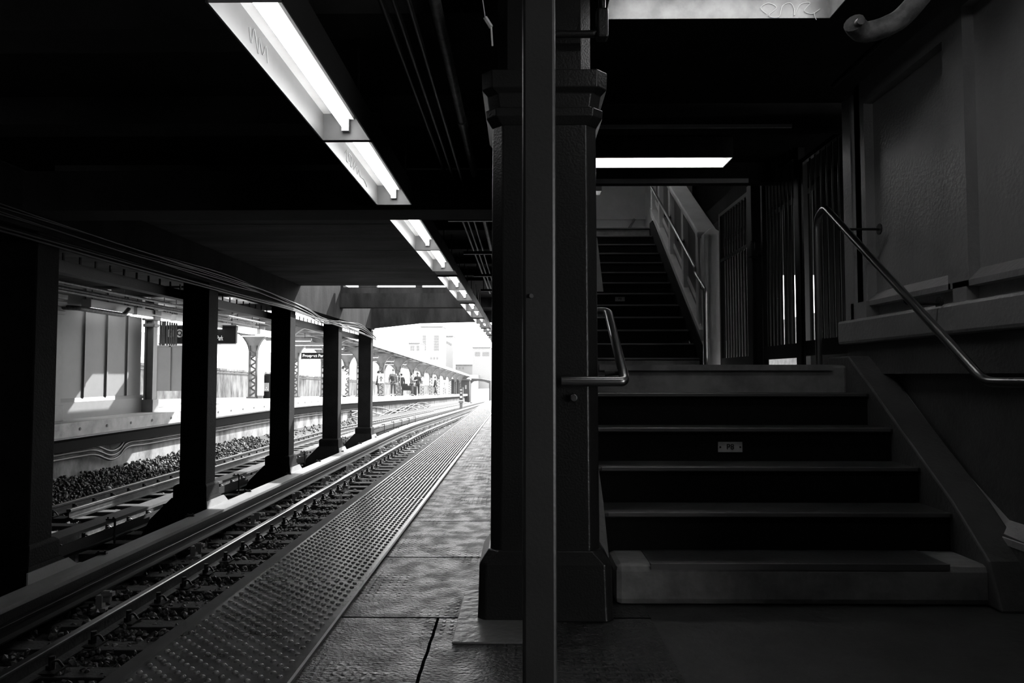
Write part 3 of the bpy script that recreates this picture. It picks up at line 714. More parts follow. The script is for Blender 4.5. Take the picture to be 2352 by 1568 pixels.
# wall conduit along the top, big elbow pipe
a = MB(); a.cyl((2.14,1.3,3.0),(2.14,5.0,3.0), .018, 8)
tag(a.build('conduit', 'pipe_dark'), 'dark conduit running along the top of the right wall', 'conduit')
t = thing('elbow_pipe', (1.36, 3.05, 2.5), 'fat grey pipe with a rounded elbow hanging in the top right', 'pipe')
a = MB(); a.tube(smooth_path([(1.91,2.86,3.05),(1.84,2.86,2.88),(1.73,2.92,2.70),(1.60,3.0,2.52),(1.52,3.02,2.465),(1.44,3.04,2.45),(1.395,3.02,2.46),(1.375,3.0,2.47)], 6), .042, 14); a.build('pipe_run', 'pipe_pale', t)
a = MB(); a.cyl((1.385,2.985,2.462),(1.383,2.955,2.458), .016, 10); a.build('plug', 'pipe', t)

# ------------------------------------------------------------------ gates beside the landing
GX = 2.50
def gate(name, y0, y1, z0, z1, label, nb, midz=None, cat='gate', solid=False):
    t = thing(name, (GX, (y0+y1)/2, 1.09), label, cat, 'black barred gate sections beside the landing')
    a = MB(); a.box(GX-.02, GX+.02, y0, y0+.05, 1.09, z1); a.build('stile', 'bars', t); a = MB(); a.box(GX-.02, GX+.02, y1-.05, y1, 1.09, z1); a.build('stile', 'bars', t)
    a = MB(); a.box(GX-.018, GX+.018, y0, y1, z0, z0+.13); a.build('bottom_rail', 'bars', t)
    a = MB(); a.box(GX-.018, GX+.018, y0, y1, z1-.04, z1); a.build('top_rail', 'bars', t)
    if midz:
        a = MB(); a.box(GX-.016, GX+.016, y0, y1, midz, midz+.04); a.build('middle_rail', 'bars', t)
    for i in range(nb):
        y = y0+.05+(y1-y0-.1)*(i+1)/(nb+1)
        a = MB(); a.cyl((GX, y, z0+.1), (GX, y, z1-.02), .009, 10); a.build('bar', 'bars', t)
    return t
gate('barred_gate', 5.16, 6.50, 1.19, 2.93, 'black barred gate section next to the right wall end, behind the handrail', 10)
gate('barred_gate', 6.62, 7.60, 1.18, 3.03, 'tall black barred gate leaf in the middle of the fence beside the landing', 8)
gate('barred_gate', 8.02, 9.20, 1.10, 3.03, 'black barred fence section between the lock post and the pale newel', 9, midz=2.42)
def gpost(y, w, label):
    a = MB(); a.box(GX-w/2, GX+w/2, y-w/2, y+w/2, 1.087, 3.05); return tag(a.build('gate_post', 'bars', bevel=.006), label, 'post', 'black gate posts')
gpost(6.56, .07, 'slim black gate post between the wall-side gate and the middle gate leaf')
t = thing('gate_post', (GX, 7.85, 1.087), 'thick black gate post carrying a lock box beside the landing', 'post', 'black gate posts')
a = MB(); a.box(GX-.06, GX+.06, 7.78, 7.93, 1.087, 3.05); a.build('post_shaft', 'bars', t, bevel=.006)
a = MB(); a.box(GX-.09, GX+.05, 7.60, 7.80, 2.30, 2.40); a.box(GX-.11, GX-.03, 7.66, 7.74, 2.25, 2.42); a.build('lock_box', 'bars', t, bevel=.01)
# boarded screen behind with gaps to daylight
w = MB(); gaps = [(7.93,.085),(8.46,.08),(8.84,.075),(9.58,.24),(10.12,.10)]
y = 5.0; SX = 3.15
for gy, gw in gaps+[(14, 0)]:
    w.box(SX, SX+.012, y, gy, 1.25, 3.06); y = gy+gw
w.box(SX, SX+.03, 5.0, 8.3, 1.0, 1.26); w.box(SX, SX+.03, 9.5, 14, 1.0, 1.26)
w.build('wall_screen', 'riser', kind='structure')
w = MB(); w.box(SX+.0, 6, 4.9, 5.0, 0, 3.06); w.box(SX-.1, SX, 7.14, 16.7, 3.0, 5.5); w.box(3.0, 3.4, 12.9, 14.2, 1.0, 3.3); w.build('wall_screen', 'riser', kind='structure')

# ------------------------------------------------------------------ far platform
FX, FZ = -8.42, .135
def far_ys(y0=9.0): return [y0, 15, 20]+list(range(24, 60, 2))+[60, 75, 90, 105, 128]
a = MB(); a.sweep([(-15,FZ-.3),(FX+.0,FZ-.3),(FX,FZ),(-15,FZ)], far_ys(-6)); a.build('floor_far', 'farconc', kind='structure')
t = thing('platform_edge_plate', (FX, 12, FZ-.27), 'long pale edge plate with dark bolts along the far platform', 'edge plate')
a = MB(); a.sweep([(FX,FZ-.26),(FX+.05,FZ-.26),(FX+.05,FZ+.004),(FX,FZ+.006)], far_ys()); a.build('plate', 'faredge', t)
for k in range(40):
    y = 12.2+k*.92; a = MB(); a.cyl((FX+.045,y,FZ-.13+g(y)), (FX+.058,y,FZ-.13+g(y)), .03, 8); a.build('bolt', 'steel_black', t)
a = MB(); a.sweep([(-8.95,-1.5),(-8.82,-1.5),(-8.82,FZ-.3),(-8.95,FZ-.3)], far_ys(-6)); a.build('wall_track', 'trackwall', kind='structure')
a = MB(); a.sweep([(-8.85,FZ-.56),(-8.62,FZ-.56),(-8.55,FZ-.36),(FX+.0,FZ-.26),(-8.85,FZ-.26)], far_ys(-6)); a.build('overhang_shade', 'riser', kind='structure')  # black strip stands in for the shade under the platform overhang
# conduits on the far track wall with a dip
for i, z in enumerate((-.40, -.49, -.58)):
    pts = [(-8.74,9,z),(-8.74,13,z),(-8.72,14.6,z),(-8.68,15.1,z-.02),(-8.66,15.6,z-.17),(-8.68,16.0,z-.14),(-8.7,16.4,z+.02),(-8.74,17.4,z),(-8.74,20,z),(-8.74,24,z),(-8.74,30,z+g(30)),(-8.74,36,z+g(36)),(-8.74,42,z+g(42))]
    cable(pts, .026, 'pale cable on the far track wall, %s from the top, dipping beside the second pillar' % ORD[i], 'cable_grey', 'cables along the far track wall', seg=8)
for i in range(4):
    pts = []
    for k in range(9):
        y = 38+k*4.2; pts.append((-8.68, y, -.75-.1*i+g(y)+.28*math.sin(k*1.25+i*1.3)))
    cable(pts, .04, 'loose looping cable on the far track wall in the glare, %s of the tangle' % ORD[i], 'cable', 'looping cables on the distant track wall', seg=6)

# enclosure wall on the far platform
a = MB(); a.box(-9.35, -9.20, 12.9, 17.85, FZ, 2.86)
for y in (13.75, 14.62, 15.5, 16.35, 17.2): a.box(-9.20, -9.165, y-.025, y+.025, FZ+.42, 2.86)
a.box(-9.20, -9.15, 12.9, 17.85, FZ, FZ+.34); a.prism([(-9.15,FZ+.34),(-9.20,FZ+.42),(-9.20,FZ+.34)], 'y', 12.9, 18.35)
a.build('wall_far', 'farwall', kind='structure')
def farcolumn(y, label):
    t = thing('steel_column', (-9.02, y, FZ), label, 'column', 'capped columns on the far platform')
    a = MB(); a.box(-9.13, -8.93, y-.02, y+.02, FZ+.3, 2.86); a.box(-9.14, -9.10, y-.10, y+.10, FZ+.3, 2.86); a.box(-8.96, -8.92, y-.10, y+.10, FZ+.3, 2.86); a.build('shaft', 'farcol', t)
    a = MB(); a.box(-9.18, -8.88, y-.15, y+.15, FZ, FZ+.30); a.build('base', 'farcol', t, bevel=.01)
    a = MB(); a.box(-9.17, -8.89, y-.13, y+.13, 2.20, 2.28); a.box(-9.19, -8.87, y-.15, y+.15, 2.36, 2.46); a.box(-9.2, -8.86, y-.16, y+.16, 2.5, 2.6); a.build('capital', 'farcol', t, bevel=.01)
farcolumn(14.2, 'grey capped column on the far platform just right of the leftmost pillar')
farcolumn(17.98, 'grey capped column on the far platform at the end of the panelled wall')
# lamps over the far platform
for k, y0 in enumerate((15.2, 17.05, 19.0, 21.0, 23.2, 25.2)):
    x, z, L = -9.0, 2.40, 1.70
    t = thing('platform_lamp', (x, y0+L/2, z), 'boxy lamp hanging over the far platform, %s of the row from the left' % ORD[k], 'lamp', 'lamps over the far platform')
    a = MB(); a.box(x-.10, x+.10, y0, y0+L, z+.03, z+.20); a.build('housing', 'housing', t)
    a = MB(); a.box(x-.085, x+.085, y0+.04, y0+L-.04, z, z+.03); a.build('diffuser', 'tube_dim', t)
    a = MB(); a.cyl((x,y0+.2,z+.2),(x,y0+.2,3.06), .012, 6); a.cyl((x,y0+L-.2,z+.2),(x,y0+L-.2,3.06), .012, 6); a.build('hanger_rod', 'steel_black', t)
for k, (x, z, r) in enumerate(((-8.7,2.68,.04),(-8.55,2.6,.03),(-8.35,2.72,.03))):
    a = MB(); a.cyl((x,11,z),(x,24,z), r, 8); tag(a.build('overhead_pipe', 'pipe'), 'grey pipe under the ceiling over the far platform edge, %s from the wall' % ORD[k], 'pipe', 'pipes over the far platform')
a = MB(); a.tube(round_path([(-8.95,14.28,2.35),(-8.75,14.5,2.35),(-8.75,15.6,2.35),(-8.75,16.2,2.35),(-8.75,16.4,2.5)], .1), .05, 10)
tag(a.build('drain_pipe', 'pipe'), 'short grey drain pipe with an upturned end below the far ceiling', 'pipe')

# screen with bars and sign behind second pillar
t = thing('panel_screen', (-10.0, 21.0, FZ), 'pale panelled screen with dark bars above, beyond the panelled wall', 'screen')
a = MB(); a.box(-10.42, -9.3, 21.0, 21.08, .58, 1.88)
for x in (-10.40,-9.98,-9.58): a.box(x-.025, x+.025, 20.96, 21.0, .58, 1.86)
a.box(-10.42, -9.3, 20.96, 21.0, 1.83, 1.88); a.build('panel', 'farwall', t)
for i, px in enumerate((362,367,371,378,384,389,394,399)):
    x = X_(px,21.0); a = MB(); a.box(x-.018, x+.018, 21.0, 21.04, 1.86, 2.86); a.build('bar', 'steel_black', t)
for x in (-10.38,-9.4):
    a = MB(); a.box(x-.04, x+.04, 21.0, 21.08, FZ, .60); a.build('foot', 'farcol', t)
def hang_sign(x0, x1, y, z0, z1, label, hz):
    t = thing('hanging_sign', ((x0+x1)/2, y, z0), label, 'sign')
    a = MB(); a.box(x0, x1, y, y+.12, z0, z1); a.build('board', 'signblack', t)
    a = MB(); a.box(x0-.02, x1+.02, y-.02, y+.14, z1, z1+.03); a.box(x0-.02, x1+.02, y-.02, y+.14, z0-.03, z0); a.build('frame', 'farcol', t)
    for x in (x0+.15, x1-.15):
        a = MB(); a.cyl((x,y+.06,z1),(x,y+.06,hz), .015, 6); a.build('hanger_rod', 'steel_black', t)
    return t
t = hang_sign(-10.80, -8.50, 22.0, 1.98, 2.50, 'long black station sign with grey route discs and white lettering behind the second pillar', 2.95)
for x, ch in ((-10.46,'B'),(-10.19,'Q')):
    a = MB(); a.cyl((x,21.995,2.28),(x,21.985,2.28), .125, 20); o = a.build('route_disc', 'signgrey', t)
    text_mb(ch, x, 21.98, 2.28, .20, .006).build('lettering', 'signblack', o)
text_mb('Prospect Park', -9.17, 21.99, 2.13, .20, .004, .5).build('lettering', 'white', t)
t = hang_sign(X_(690,40), X_(741,40), 40, 1.93, 2.24, 'small black station sign with white lettering between the third and fourth pillars', 3.0)
text_mb('Prospect Park', X_(720,40), 39.985, 2.085, .22, .006).build('lettering', 'white', t)

# retaining walls behind
a = MB(); a.sweep([(-14.4,-1),(-14.0,-1),(-14.0,1.38),(-13.88,1.40),(-13.88,1.50),(-14.4,1.50)], [17]+list(range(24,60,2))+[60,75,90,110,128]); a.build('wall_retaining', 'retwall', kind='structure')
a = MB(); a.sweep([(-18.0,1.50),(-13.95,1.50),(-13.95,1.72),(-18,1.72)], [17]+list(range(24,60,2))+[60,75,90,110,128]); a.build('trim_6', 'retwall_top', kind='structure')
a = MB(); a.sweep([(-16.4,1.5),(-16.0,1.5),(-15.8,2.9),(-16.4,2.9)], [17]+list(range(24,60,2))+[60,75,90,110,128]); a.build('wall_retaining', 'retwall', kind='structure')
a = MB(); a.tube([(-13.86,y,1.28+g(y)) for y in (20,24,28,32,36,42,50,60,80,100)], .05, 6)
tag(a.build('wall_pipe', 'pipe'), 'dark pipe running along under the coping of the far retaining wall', 'pipe')

# ------------------------------------------------------------------ canopy
CE = -8.25
cy = [19.0, 24, 28, 32, 36, 42, 50, 60, 75, 90, 110, 128]
t = thing('platform_canopy', (-10.5, 24, 3.2), 'long far platform canopy with a white eave receding into the glare', 'canopy')
a = MB(); a.sweep([(CE-.02,3.12),(CE-.02,3.17),(-10.4,3.36),(-12.7,3.12),(-12.7,3.06),(-10.4,3.28)], cy); a.build('roof', 'canopy_under', t)
a = MB(); a.sweep([(CE-.02,2.98),(CE+.03,2.98),(CE+.03,3.24),(CE-.02,3.24)], cy); a.build('fascia', 'fascia', t)
a = MB(); a.sweep([(-12.75,3.0),(-12.68,3.0),(-12.68,3.16),(-12.75,3.16)], cy); a.build('fascia', 'canopy', t)
for x in (-8.7, -9.6, -11.3, -12.2):
    a = MB(); a.sweep([(x-.04,2.96),(x+.04,2.96),(x+.04,3.10),(x-.04,3.10)], cy); a.build('purlin', 'canopy', t)
yb = 20.0
while yb < 128:
    a = MB(); d = g(yb); a.box(-12.6, CE, yb-.05, yb+.05, 2.98+d, 3.10+d); a.build('rafter', 'canopy', t)
    yb += 2.3 if yb < 60 else 6.8
def bracket_col(x, y, label, left=1.4, right=.85, m='canopy'):
    d = g(y); zt = 3.0+d; zb = FZ+d
    t = thing('canopy_column', (x, y, zb), label, 'column', 'lattice columns under the far canopy')
    w2 = .13
    a = MB(); a.box(x-w2-.035, x-w2+.01, y-.10, y+.10, zb, zb+2.2); a.build('flange', 'lattice', t)
    a = MB(); a.box(x+w2-.01, x+w2+.035, y-.10, y+.10, zb, zb+2.2); a.build('flange', 'lattice', t)
    a = MB(); n = 12; hh = 1.85/n
    for k in range(n):
        s = 1 if k % 2 == 0 else -1; z = zb+.12+k*hh
        for yy in (y-.09, y+.07):
            a.add([(x-s*w2,yy,z-.025),(x-s*w2,yy,z+.025),(x+s*w2,yy,z+hh+.025),(x+s*w2,yy,z+hh-.025),(x-s*w2,yy+.02,z-.025),(x-s*w2,yy+.02,z+.025),(x+s*w2,yy+.02,z+hh+.025),(x+s*w2,yy+.02,z+hh-.025)],
                  [(0,1,2,3),(4,7,6,5),(0,3,7,4),(1,5,6,2),(0,4,5,1),(2,6,7,3)])
    a.build('lacing', 'lattice', t)
    a = MB(); a.box(x-.22, x+.22, y-.15, y+.15, zb, zb+.06); a.build('base_plate', 'lattice', t)
    # curved bracket: spreads both ways across the platform
    def arcpts(L, s):
        return [(x+s*(w2+.02+L*(1-math.cos(PI/2*k/8))), zb+1.75+(zt-zb-1.80)*math.sin(PI/2*k/8)) for k in range(9)]
    R = arcpts(right, 1); Lf = arcpts(left, -1)
    a = MB()
    a.prism([(x,zb+1.75)]+R+[(x+right+.15,zt),(x,zt)], 'y', y-.03, y+.03); a.prism([(x,zb+1.75)]+Lf+[(x-left-.15,zt),(x,zt)], 'y', y-.03, y+.03)
    a.build('bracket_web', m, t)
    for P in (R, Lf):
        a = MB(); vs = []; 
        for (px, pz) in P: vs += [(px,y-.09,pz),(px,y+.09,pz),(px,y+.09,pz+.03),(px,y-.09,pz+.03)]
        a.loft([vs[i:i+4] for i in range(0, len(vs), 4)]); a.build('bracket_flange', 'farwall', t)
    return t
front = [22.1, 29.0, 35.9, 42.8, 49.6, 56.4, 63.5, 70.3, 77.0, 84.0, 91.0, 98.0, 106.0, 114, 122]
for k, y in enumerate(front):
    bracket_col(-9.3, y, 'lattice canopy column with curved brackets near the far platform edge, %s counted from the left' % (ORD[k] if k < len(ORD) else 'last'), 1.1, .95)
for k, y in enumerate([30.8, 36.6, 42.0, 47.5, 53, 60, 67]):
    bracket_col(-11.15, y, 'lattice canopy column on the far side of the far platform, %s counted from the left' % ORD[k], .9, 1.0)
# canopy lamps
k = 0
for y in (26.5, 29.5, 32.5, 35.5, 38.5, 44, 48, 54, 60):
    for x in (-10.2,):
        z = 2.62+g(y)
        t = thing('canopy_lamp', (x, y, z), 'long lamp hung across under the far canopy, %s of the row from the left' % ORD[k], 'lamp', 'lamps under the far canopy')
        a = MB(); a.box(x-1.0, x+1.0, y-.07, y+.07, z+.03, z+.14); a.build('housing', 'canopy', t)
        a = MB(); a.box(x-.95, x+.95, y-.05, y+.05, z, z+.03); a.build('diffuser', 'tube_dim', t)
        for q in (-.7, .7):
            a = MB(); a.cyl((x+q,y,z+.14),(x+q,y,3.0+g(y)), .012, 6); a.build('hanger_rod', 'steel_black', t)
        k += 1
# arrow notice boards on three columns
def notice(x, y, z0, z1, w, label):
    t = thing('notice_board', (x, y, z0), label, 'sign', 'arrow boards on canopy columns')
    a = MB(); a.box(x-w/2, x+w/2, y-.03, y, z0, z1); a.build('board', 'white', t)
    zc = (z0+z1)/2-.05
    a = MB(); a.box(x-.03, x+.03, y-.035, y-.03, zc-.16, zc+.06); a.prism([(x-.13,zc+.02),(x,zc+.20),(x+.13,zc+.02),(x+.07,zc+.02),(x,zc+.11),(x-.07,zc+.02)], 'y', y-.035, y-.03); a.build('arrow', 'steel_black', t)
d = g(49.4); notice(-9.3, 49.45, 1.0+d-.0, 1.64+d, .42, 'white board with an up arrow on the leftmost visible lattice column')
d = g(70.1); notice(-9.3, 70.15, 1.0+d, 1.75+d, .44, 'white board with an up arrow on a column right of the white shoulder bag')
d = g(90.8); notice(-9.3, 90.85, 1.0+d, 1.9+d, .5, 'white board with an up arrow on a small distant column')

# bins and cabinet on the far platform
t = thing('recycling_bin', (X_(612,31), 31.2, FZ), 'dark rounded recycling bin with a white symbol half hidden by the third pillar', 'bin')
x = X_(612,31); d = g(31.2)
a = MB(); a.lathe([(.22,0),(.25,.03),(.25,.85),(.23,.95),(.12,1.02)], (x,31.2,FZ+d), 18); a.smooth = True; a.build('body', 'signblack', t)
a = MB(); a.box(x-.10, x+.10, 30.94, 30.955, FZ+.30+d, FZ+.65+d); o = a.build('panel', 'signgrey', t)
a = MB()
for q in range(3):
    an = 2*PI*q/3; cx2 = x+.05*math.cos(an+PI/2); cz2 = FZ+.40+d+.05*math.sin(an+PI/2); a.box(cx2-.018, cx2+.018, 30.935, 30.94, cz2-.018, cz2+.018)
a.build('symbol', 'white', t)
t = thing('cabinet', (X_(591,30.6), 30.6, FZ), 'narrow white cabinet standing beside the lattice column between the second and third pillars', 'cabinet')
x = X_(591,30.6)+.08; a = MB(); a.box(x-.11, x+.11, 30.6, 30.8, FZ+.05, FZ+1.62); a.build('body', 'white', t, bevel=.01); a = MB(); a.box(x-.09, x+.09, 30.62, 30.78, FZ-.15, FZ+.06); a.build('plinth', 'farcol', t)

# ------------------------------------------------------------------ people
def skin_obj(name, verts, edges, radii, m, parent, root=0, sub=1):
    me = bpy.data.meshes.new(name); o = ORG[parent]
    me.from_pydata([tuple(Vector(v)-o) for v in verts], edges, []); me.materials.append(M[m])
    ob = bpy.data.objects.new(name, me); COL.objects.link(ob); ob.parent = parent; ORG[ob] = o.copy()
    md = ob.modifiers.new('skin', 'SKIN'); md.use_smooth_shade = True
    for i, r in enumerate(radii):
        sv = me.skin_vertices[0].data[i]; sv.radius = r if isinstance(r, tuple) else (r, r); sv.use_root = (i == root)
    s = ob.modifiers.new('subdivision', 'SUBSURF'); s.levels = sub; s.render_levels = sub
    return ob
def person(x, y, hgt, face, label, top, bottom, skin='skin', arms='down', bag=None, hat=False, hair='hair', step_=.08):
    zb = FZ+g(y); k = hgt/1.75
    t = thing('person', (x, y, zb), label, 'person')
    ca, sa = math.cos(face), math.sin(face)
    def P(u, v, w): return (x+(u*ca-v*sa)*k, y+(u*sa+v*ca)*k, zb+w*k)     # u right, v forward
    if arms == 'down': A = [(.25,.0,1.12),(.27,.05,.86),(.28,.08,.78)]; B = [(-.25,.0,1.12),(-.27,.05,.86),(-.28,.08,.78)]
    else: A = [(.23,.05,1.14),(.13,.30,1.18),(.10,.37,1.22)]; B = [(-.23,.05,1.14),(-.13,.28,1.15),(-.09,.36,1.2)]
    pts = [(0,0,.95),(0,-.01,1.15),(0,0,1.35),(0,0,1.46),(0,.015,1.54),(0,.02,1.62),(0,.01,1.70),(.18,0,1.40),A[0],A[1],A[2],(-.18,0,1.40),B[0],B[1],B[2],
           (.09,0,.90),(.10,.03,.50),(.11,step_,.09),(.12,step_+.14,.04),(-.09,0,.90),(-.10,.02,.50),(-.11,-step_*.5,.09),(-.12,-step_*.5+.14,.04),(0,.115,1.61)]
    rad = [(.15,.11),(.13,.10),(.16,.11),.055,.06,(.075,.09),(.06,.07),.06,.045,.032,.025,.06,.045,.032,.025,.09,.06,.04,.035,.09,.06,.04,.035,.012]
    E = [(0,1),(1,2),(2,3),(3,4),(4,5),(5,6),(2,7),(7,8),(8,9),(9,10),(2,11),(11,12),(12,13),(13,14),(0,15),(15,16),(16,17),(17,18),(0,19),(19,20),(20,21),(21,22),(5,23)]
    for hnd, w in ((10, A), (14, B)):
        for f in range(5):
            dx = (f-2)*.016; e = w[2]
            dv = (e[0]+dx*1.3, e[1]+(.05 if arms != 'down' else .02), e[2]-(.075 if arms == 'down' else .01)+(.03 if f == 0 else 0)-(.004 if f in (1, 4) else 0))
            pts.append(dv); rad.append(.008); E.append((hnd, len(pts)-1))
    skin_obj('body', [P(*p) for p in pts], E, [tuple(q*k for q in r) if isinstance(r, tuple) else r*k for r in rad], skin, t)
    jp = [pts[0],pts[1],pts[2],(0,0,1.43),pts[7],A[0],tuple(A[0][i]*.12+A[1][i]*.88 for i in range(3)),pts[11],B[0],tuple(B[0][i]*.12+B[1][i]*.88 for i in range(3)),(0,0,.86)]
    skin_obj('jacket', [P(*p) for p in jp], [(0,1),(1,2),(2,3),(2,4),(4,5),(5,6),(2,7),(7,8),(8,9),(0,10)], [(.19*k,.15*k),(.18*k,.14*k),(.20*k,.14*k),.07*k,.085*k,.07*k,.055*k,.085*k,.07*k,.055*k,(.19*k,.15*k)], top, t)
    tp_ = [(0,0,.95),(.09,0,.86),(.10,.03,.50),(.11,step_,.13),(-.09,0,.86),(-.10,.02,.50),(-.11,-step_*.5,.13)]
    skin_obj('trousers', [P(*p) for p in tp_], [(0,1),(1,2),(2,3),(0,4),(4,5),(5,6)], [(.16*k,.12*k),.10*k,.08*k,.07*k,.10*k,.08*k,.07*k], bottom, t)
    for s in (1, -1):
        v = step_ if s > 0 else -step_*.5
        skin_obj('shoe', [P(s*.11, v-.03, .05), P(s*.12, v+.15, .04)], [(0,1)], [.05*k,.045*k], 'signblack', t)
    c = P(0,-.005,1.66); mb = MB(); pr = [(.30,-.95),(.80,-.55),(1.0,-.05),(.95,.35),(.72,.72),(.38,.94),(.05,1.0)]
    for r, z in [(0,0)]:
        mb.loft([[(c[0]+.088*k*r*math.cos(q)-.02*k*(z < 0)*(-sa), c[1]+.10*k*r*math.sin(q)-.03*k*(z < 0)*ca, c[2]+.115*k*z) for q in [2*PI*n/12 for n in range(12)]] for r, z in (pr[2:] if hat else pr[1:])])
    if hat: mb.add([P(-.07,.08,1.665),P(.07,.08,1.665),P(.05,.17,1.65),P(-.05,.17,1.65),P(-.07,.08,1.68),P(.07,.08,1.68),P(.05,.17,1.66),P(-.05,.17,1.66)],[(0,3,2,1),(4,5,6,7),(0,1,5,4),(1,2,6,5),(2,3,7,6),(3,0,4,7)])
    mb.smooth = True; mb.build('cap' if hat else 'hair', hair, t)
    if bag == 'backpack': skin_obj('backpack', [P(0,-.20,1.35), P(0,-.22,1.15), P(0,-.20,.98)], [(0,1),(1,2)], [(.13*k,.09*k),(.16*k,.11*k),(.14*k,.09*k)], 'cloth_d', t)
    if bag == 'tote':
        skin_obj('tote_bag', [P(-.16,-.22,1.05), P(-.16,-.26,.90), P(-.16,-.24,.76)], [(0,1),(1,2)], [(.10*k,.08*k),(.19*k,.12*k),(.17*k,.10*k)], 'cloth_l', t)
    return t
# the figures face away (towards +Y) or along the platform
person(X_(903,49), 49, 1.78, 0, 'person in a checked jacket with a dark backpack and cap standing at the platform edge', 'cloth_m', 'jean', bag='backpack', hat=True, arms='down')
person(X_(869,51), 51, 1.72, -PI/2, 'person in dark clothes half hidden by the leftmost lattice column with an arrow board', 'cloth_d', 'jean', arms='phone')
person(X_(946,54), 54, 1.66, -PI/2, 'person with a big white shoulder bag looking at a phone', 'cloth_m', 'jean', bag='tote', arms='phone')
person(X_(922,58), 58, 1.72, .4, 'person in dark clothes standing behind the checked jacket', 'cloth_d', 'jean')
person(X_(959,58), 58, 1.80, PI, 'tall person in dark clothes right of the white shoulder bag', 'cloth_d', 'cloth_d', skin='skin_d')
person(X_(1000,70), 70, 1.74, -PI/2, 'distant person walking in dark clothes beyond the second arrow board', 'cloth_d', 'jean', step_=.2)
person(X_(788,40), 40, 1.66, -PI/2, 'person in a light coat looking at a phone behind the fourth pillar', 'cloth_l', 'cloth_l', arms='phone')
# bench with bags
x = X_(933,56.5)+.15; zb = FZ+g(56.5)
t = thing('bench', (x, 56.5, zb), 'dark bench on the far platform between the waiting people', 'bench')
a = MB(); a.box(x-.5, x+.4, 56.3, 56.8, zb+.40, zb+.48); a.build('seat', 'cloth_d', t)
a = MB(); a.box(x-.5, x+.4, 56.75, 56.8, zb+.45, zb+.9); a.build('backrest', 'cloth_d', t)
for q in (-.48, .34):
    a = MB(); a.box(x+q, x+q+.06, 56.3, 56.8, zb, zb+.42); a.build('leg', 'cloth_d', t)
x = X_(952,56); zb = FZ+g(56)
t = thing('suitcase', (x, 56, zb), 'dark suitcase standing beside the person with the white shoulder bag', 'suitcase')
a = MB(); a.box(x-.18, x+.18, 55.9, 56.1, zb+.06, zb+.7); a.build('shell', 'cloth_d', t, bevel=.04)
a = MB(); a.tube(round_path([(x-.1,56,zb+.7),(x-.1,56,zb+.95),(x+.1,56,zb+.95),(x+.1,56,zb+.7)], .03), .012, 6); a.build('handle', 'farcol', t)
for q in (-.12, .12):
    a = MB(); a.cyl((x+q-.02,56,zb+.03),(x+q+.02,56,zb+.03), .03, 10); a.build('wheel', 'signblack', t)

# ------------------------------------------------------------------ signal, far bridge, end building, houses
y = 60.0; x = X_(1059.5, y); zb = -1.33+g(y)
t = thing('railway_signal', (x, y, zb), 'short railway signal on a post between the tracks in the distance', 'signal')
a = MB(); a.box(x-.12, x+.12, y-.1, y+.1, zb, Z_(925,y)); a.build('post', 'lattice', t)
a = MB(); a.box(x-.19, x+.19, y-.14, y+.14, Z_(925,y), Z_(920,y)); a.build('bracket', 'lattice', t)
a = MB(); a.box(x-.12, x+.12, y-.12, y+.12, Z_(918,y), Z_(890,y)); hb = a.build('signal_head', 'steel_black', t)
for py, mm in ((895,'farcol'),(902,'farcol'),(911,'white')):
    a = MB(); a.cyl((x,y-.125,Z_(py,y)),(x,y-.15,Z_(py,y)), .09, 14); a.build('lens', mm, t)
a = MB(); a.cyl((x+.16,y,Z_(925,y)),(x+.16,y,Z_(889,y)), .02, 6); a.build('ladder', 'farcol', t)
Y = 122.0
t = thing('road_bridge', (X_(1100,Y), Y, Z_(925,Y)), 'small arched bridge across the tracks at the far end of the line', 'bridge')
out = [(X_(1072,Y),Z_(930,Y)),(X_(1072,Y),Z_(870,Y)),(X_(1085,Y),Z_(869,Y)),(X_(1105,Y),Z_(869.5,Y)),(X_(1127,Y),Z_(874,Y)),(X_(1127,Y),Z_(930,Y)),(X_(1123.5,Y),Z_(930,Y)),(X_(1123.5,Y),Z_(880,Y)),
       (X_(1112,Y),Z_(876,Y)),(X_(1098,Y),Z_(874.5,Y)),(X_(1085,Y),Z_(876,Y)),(X_(1079,Y),Z_(881,Y)),(X_(1079,Y),Z_(930,Y))]
a = MB(); a.prism(out, 'y', Y, Y+4); a.build('arch', 'distant', t)
Y = 118.0
t = thing('platform_shed', (X_(1060,Y), Y, FZ+g(Y)), 'grey shed closing the far end of the opposite platform', 'building')
a = MB(); a.box(X_(1036,Y), X_(1078,Y), Y, Y+3, FZ+g(Y)-2.5, Z_(873,Y)); a.build('wall', 'distant', t)
a = MB(); a.box(X_(1068,Y), X_(1072,Y), Y-.05, Y, Z_(893,Y), Z_(884,Y)); a.build('window', 'farwall', t)
a = MB(); a.box(X_(1034,Y), X_(1080,Y), Y-.2, Y+3.2, Z_(873,Y), Z_(870,Y)); a.build('roof', 'lattice', t)
def house(px0, px1, ptop, Y, label, wins, depth=12):
    zb = -6
    t = thing('apartment_building', (X_((px0+px1)/2,Y), Y, zb), label, 'building', 'pale buildings in the glare')
    a = MB(); a.box(X_(px0,Y), X_(px1,Y), Y, Y+depth, zb, Z_(ptop,Y)); a.build('wall', 'bldg', t)
    a = MB(); a.box(X_(px0-1,Y), X_(px1+1,Y), Y-.4, Y+depth, Z_(ptop,Y), Z_(ptop-1.5,Y)); a.build('cornice', 'bldgwin', t)
    for (u, v) in wins:
        a = MB(); a.box(X_(u-1.3,Y), X_(u+1.3,Y), Y-.15, Y, Z_(v+2,Y), Z_(v-2,Y)); a.build('window', 'bldgwin', t)
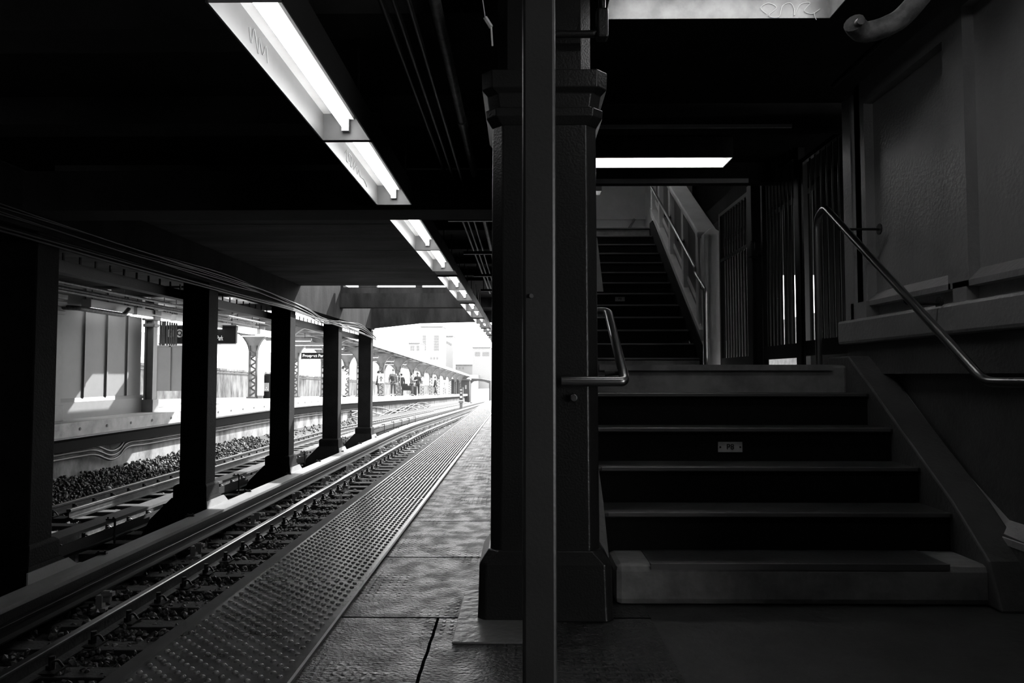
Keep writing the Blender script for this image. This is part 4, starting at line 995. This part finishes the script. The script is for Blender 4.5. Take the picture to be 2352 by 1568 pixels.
house(965, 1016, 750, 260, 'pale tall apartment block in the middle of the bright opening', [(u, v) for u in (972,976,998,1002,1006) for v in (772,778,784,790,796,802)]+[(u, 822) for u in (990,997,1004)])
house(1016, 1040, 772, 285, 'pale lower block joined to the right of the tall one', [(u, 780+(u-1016)*.55) for u in (1019,1023,1027,1031,1035)])
house(938, 963, 788, 225, 'pale low block left of the tall apartment block', [(u, v) for u in (944,949,958,962) for v in (796,802)])
house(1085, 1126, 798, 270, 'pale flat-roofed block low on the right of the bright opening', [(u, v) for u in (1093,1097,1101,1110,1114,1118,1122) for v in (810,815)], 20)
house(1040, 1085, 838, 300, 'pale lowest block in the glare above the canopy end', [(1048,845),(1056,845),(1064,845)])
# outdoor ground
a = MB(); a.box(-80, -15, 15, 400, -4, 1.2)
a.build('ground_outdoor', 'outside', kind='structure')
a = MB(); a.box(-80, 60, 126, 400, -7, -3.7); a.build('ground_outdoor', 'outside', kind='structure')
a = MB(); a.box(3.3, 30, 4, 60, -.5, .6); a.build('ground_outdoor', 'outside', kind='structure')
a = MB(); a.box(6.5, 6.7, 10, 40, .6, 2.4); a.build('wall_outdoor', 'outside', kind='structure')

# ------------------------------------------------------------------ litter on the tracks
def litter(name, x, y, r, L, ang, label, m='white', z=-1.2):
    dx, dy = math.cos(ang)*L, math.sin(ang)*L
    a = MB(); a.tube([(x,y,z),(x+dx*.7,y+dy*.7,z),(x+dx,y+dy,z)], [r, r*.95, r*.7], 12); tag(a.build(name, m), label, 'litter')
litter('paper_cup', -7.75, 12.65, .045, .17, -.5, 'white cup lying beside the far rail just right of the leftmost pillar', z=-1.17)
litter('paper_cup', -7.95, 14.3, .04, .2, -.9, 'pale crushed cup among the stones against the far track wall', z=-1.15)
litter('plastic_bottle', -4.17, 12.75, .035, .22, -1.0, 'pale bottle lying between the third rail and the near rail', 'ins', z=-1.23)
litter('paper_cup', -4.28, 12.1, .04, .12, .3, 'pale cup lying left of the bottle beside the near track', 'ins', z=-1.24)
